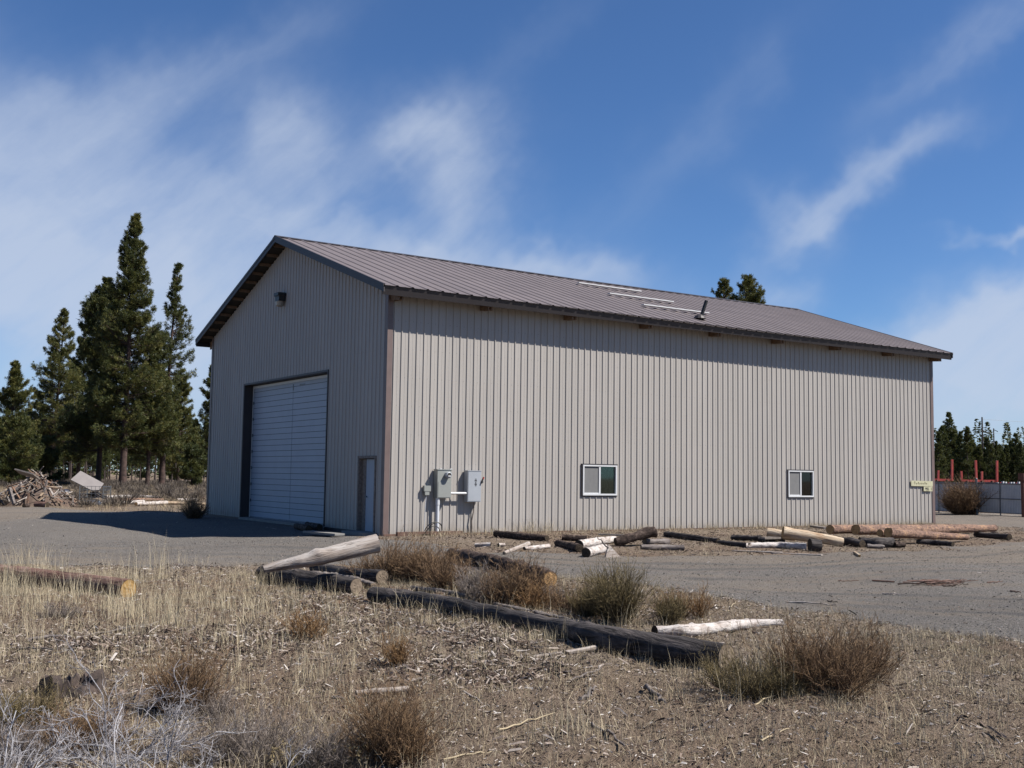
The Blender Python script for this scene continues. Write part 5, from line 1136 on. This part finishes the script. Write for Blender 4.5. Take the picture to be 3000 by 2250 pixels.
def onp(px, py): d = ray(px, py); return CAM+d*(((q0_-CAM)@pn_)/(d@pn_))
q = [q0_, q1_, onp(290, 1437), onp(270, 1438), q2_]
b = MB(); q = np.array(q); nrm = unit(np.cross(q[1]-q[0], q[4]-q[0]))*.02; b.add(np.vstack([q+nrm, q-nrm]), [(0, 1, 2, 3, 4), (9, 8, 7, 6, 5)]); b.add(np.vstack([q+nrm, q-nrm]), [(i, i+5, (i+1) % 5+5, (i+1) % 5) for i in range(5)])
tag(b.build('panel', M['tarp'], loc=tuple(q.mean(0))), 'pale grey flat panel jutting at a slant from the wire cage', 'panel')
for k in range(9):
    a0_ = cp(g.uniform(-.8, -.2), g.uniform(.1, .9), g.uniform(.3, .75)); a1_ = cp(g.uniform(.2, .85), g.uniform(.1, .9), g.uniform(.25, .8)); board(a0_, a1_, .09, .05, (M['trim'], M['weath'], M['pole'])[k % 3], 'dark scrap lath inside the wire cage', group='scrap inside the wire cage', name='scrap_board')
b = MB(); b.beam(cp(-.7, .12, .12), cp(.8, .12, .10), .10, .13); b.beam(cp(-.6, .3, .2), cp(.5, .3, .22), .3, .12); tag(b.build('plastic_pallet', M['bluew']), 'pale blue plastic pieces in the bottom of the wire cage', 'plastic')
glog([(311, 1457, 6), (400, 1455, 6.5), (462, 1458, 5)], ww, M['cut_d'], 'long white-barked pole right of the cage with dark near end', seed=82, knots=3)
glog([(324, 1466, 6), (400, 1463, 5), (478, 1464, 4)], bp, M['cut_d'], 'dark-ended pinkish pole in the left pole stack', seed=83)
glog([(355, 1475, 5), (420, 1469, 5)], ww, M['cut_d'], 'short whitish pole before the dark-ended pinkish pole', seed=84)
glog([(398, 1476, 5.5), (487, 1473, 6)], ww, M['cut_o'], 'white pole with round pinkish end lying lowest in the left pole stack', seed=85)
glog([(490, 1474, 5), (602, 1475, 5)], M['wood_cream'], M['cut_y'], 'long golden debarked pole reaching behind the building corner', seed=86)
for k, (px, py) in enumerate(((518, 1463), (528, 1464), (540, 1464), (556, 1463))):
    glog([(px, py, 4), (px+26, py+1, 3.5)], ww, M['cut_g'], 'small white pole end stacked behind the golden pole', seed=87+k, group='white pole ends behind the golden pole')
glog([(575, 1459, 4), (600, 1462, 3)], bp, M['cut_d'], 'thin dark-tipped pole above the golden pole near the corner', seed=92)
a, _ = L(410, 1502, 2); c, _ = L(438, 1502, 2); board(a, c, .10, .03, wp, 'small pale board alone on the dirt before the pole stack', name='board')

# ------------------------------------------------------------------ right background: fence, gate, log trailers, poles
ga_, gt_ = G(2866, 1507); gb_, gt2 = G(2996, 1513); gl_ = G(2700, 1501)[0]
def fence_run(a, b_, h, label, name, posts, mid=True, cat='fence'):
    a = a.copy(); b_ = b_.copy(); r_ = root(name, tuple(a), label, cat); d = b_-a; Ln = np.linalg.norm(d); e = d/Ln; n_ = V(-e[1], e[0], 0); m = MB(); k = int(Ln/.085)
    for i in range(k):
        p = a+e*(i+.5)*Ln/k; m.box((p[0], p[1], p[2]+h/2+.03), (Ln/k*.93, .012, h-.04), np.stack([e, n_, V(0, 0, 1)], 1))
    m.build('slat_panel', M['fence'], r_)
    m = MB(); m.tube([a+V(0, 0, h+.03)-n_*.03, b_+V(0, 0, h+.03)-n_*.03], .03, 8); m.tube([a+V(0, 0, .07)-n_*.03, b_+V(0, 0, .07)-n_*.03], .022, 6)
    if mid: m.tube([a+V(0, 0, h*.52)-n_*.03, b_+V(0, 0, h*.52)-n_*.03], .022, 6)
    m.build('rail', M['steel'], r_)
    for s in posts:
        m = MB(); p = a+d*s-n_*.03; m.tube([p-V(0, 0, .1), p+V(0, 0, h+.06)], .03, 8); m.build('post', M['steel'], r_)
    return r_
hF = 1.53
fence_run(gl_, G(2860, 1505)[0], hF, 'grey slatted chain-link fence behind the dark bush', 'slatted_fence', (0, .33, .66, 1), mid=False)
fence_run(ga_+V(0, 0, .05), gb_+V(0, 0, .05), hF-.02, 'grey slatted gate with a middle rail, right of the fence post', 'slatted_gate', (0, .52, 1), cat='gate')
fence_run(gb_+unit(gb_-ga_)*.25, gb_+unit(gb_-ga_)*14, hF, 'grey slatted fence running on beyond the rusty post', 'slatted_fence', (.1, .4, .7, 1), mid=False)
p_ = G(2862, 1508)[0]; b = MB(); b.tube([p_-V(0, 0, .1), p_+V(0, 0, 1.83), p_+V(0, 0, 1.86)], [.06, .06, .03], 10); tag(b.build('gate_post', M['steel'], loc=tuple(p_)), 'dark steel post between the fence and the gate', 'post')
p_ = G(2999, 1516)[0]; b = MB(); b.tube([p_-V(0, 0, .1), p_+V(0, 0, 1.95)], .09, 10); b.box((p_[0], p_[1], p_[2]+1.95), (.3, .3, .35)); tag(b.build('gate_post', M['rust'], loc=tuple(p_)), 'rusty brown post at the far end of the gate', 'post')
def trailer(px, dist, label, wd_=2.45, stake=2.4, ybar=1406, back=True, along=None, mt_='redb'):
    p = AT(px, ybar, dist); r_ = root('log_trailer', (p[0], p[1], 0), label, 'trailer'); r0 = u_r; f0 = u_f if along is None else along; z = p[2]
    for k, (off, nm) in enumerate(((0, 'bunk'), (4.2, 'bunk')) if back else ((0, 'bunk'),)):
        c = V(p[0], p[1], 0)+f0*off; b = MB(); b.beam(c-r0*wd_/2+V(0, 0, z), c+r0*wd_/2+V(0, 0, z), .16, .26)
        o = b.build('bunk', M[mt_], r_)
        for s in (-1, 1):
            b = MB(); b.beam(c+r0*s*(wd_/2-.02)+V(0, 0, z-.1), c+r0*s*(wd_/2+.03)+V(0, 0, z+stake*(1 if off == 0 else .48)), .26, .20); st__ = b.build('stake', M[mt_]); st__.parent = o
        b = MB(); b.box((c+r0*-.6+V(0, 0, z-.06)-f0*.1), (.22, .2, .2)); b.build('bracket', M['rust']).parent = o
        b = MB(); b.box((c+r0*.6+V(0, 0, z-.06)-f0*.1), (.22, .2, .2)); b.build('bracket', M['rust']).parent = o
    b = MB(); c = V(p[0], p[1], z-.3)
    for s in (-.45, .45): b.beam(c+r0*s-f0*1, c+r0*s+f0*6, .14, .28)
    b.build('frame', M['black'], r_)
    for off in (3.2, 4.5):
        for s in (-1, 1):
            q = V(p[0], p[1], .5)+f0*off+r0*s*.95; b = MB(); b.tube([q-r0*.22, q+r0*.22], .5, 18); w_ = b.build('wheel', M['black'], r_)
    return r_
trailer(2759, 128, 'red-staked log trailer half hidden by the wall end')
trailer(2891, 129, 'red-staked log trailer behind the gate', ybar=1409)
trailer(2838, 172, 'far log trailer with short red stakes seen between the two nearer ones', wd_=3.0, stake=1.25, ybar=1402, back=False)
trailer(2887, 190, 'farthest log trailer whose small stakes show inside the nearer red frame', wd_=1.7, stake=1.3, ybar=1404, back=False)
p_ = AT(2820, 1416, 112); b = MB(); b.beam(p_-u_r*2.6, p_+u_r*2.2, .5, .22); b.beam(p_-u_r*2.6-V(0, 0, .5), p_+u_r*2.2-V(0, 0, .5), .4, .6); tag(b.build('steel_beam', M['black']), 'long black beam lying just above the fence top', 'beam')
p_ = AT(2955, 1417, 108); fb = root('flatbed', tuple(p_), 'low flatbed with small white and red crates above the gate', 'trailer'); b = MB(); b.beam(p_-u_r*1.3-V(0, 0, .06), p_+u_r*1.2-V(0, 0, .06), 1.2, .14); b.build('deck', M['black'], fb)
b = MB(); b.beam(p_-u_r*1.3-V(0, 0, .8), p_+u_r*1.2-V(0, 0, .8), 1., 1.2); b.build('body', M['pole'], fb)
g = np.random.default_rng(3)
for k in range(9):
    q = p_+u_r*(-1.1+k*.26)+V(0, 0, .07); b = MB(); h_ = g.uniform(.08, .24); b.box((q[0], q[1], q[2]+h_/2-.06), (.2, .2, h_)); tag(b.build('crate', (M['white'], M['red'], M['white'])[k % 3], loc=tuple(q)), ('small white crate on the low flatbed', 'small red crate on the low flatbed', 'small white crate on the low flatbed')[k % 3], 'crate', ('white crates on the flatbed', 'red crates on the flatbed', 'white crates on the flatbed')[k % 3])
def upole(px, ytop, dist, lb, arm):
    p = AT(px, ytop, dist); zt = p[2]; r_ = root('utility_pole', (p[0], p[1], 0), lb, 'utility pole'); b = MB(); b.tube([(p[0], p[1], -.3), (p[0], p[1], zt)], [.22, .13], 8); b.build('pole', M['pole'], r_)
    for dz in arm:
        b = MB(); b.beam((p[0]+u_r[0]*.1, p[1]+u_r[1]*.1, zt-dz), (p[0]+u_r[0]*1.0, p[1]+u_r[1]*1.0, zt-dz-.42), .12, .14); b.build('cross_arm', M['pole'], r_)
    return V(p[0], p[1], zt)
t1 = upole(2877, 1222, 205, 'nearer taller utility pole with slanted arms above the pines', (2.5, 4.3)); t2 = upole(2911, 1255, 262, 'farther shorter utility pole with a single slanted arm', (.35,))
far = u_r*160+u_f*25
for k, (s, e) in enumerate(((t1-V(0, 0, .4), t1+far-V(0, 0, .6)), (t1-V(0, 0, 2.9)+u_r, t1+far-V(0, 0, 3.2)), (t1-V(0, 0, 4.7)+u_r, t1+far-V(0, 0, 5)))):
    b = MB(); q = [s+(e-s)*u+V(0, 0, -3*4*u*(1-u)*.5) for u in np.linspace(0, 1, 14)]; b.tube(q, .022, 4); tag(b.build('power_line', M['steel']), ('topmost', 'middle', 'lowest')[k]+' thin power line strung from the taller utility pole', 'wire')
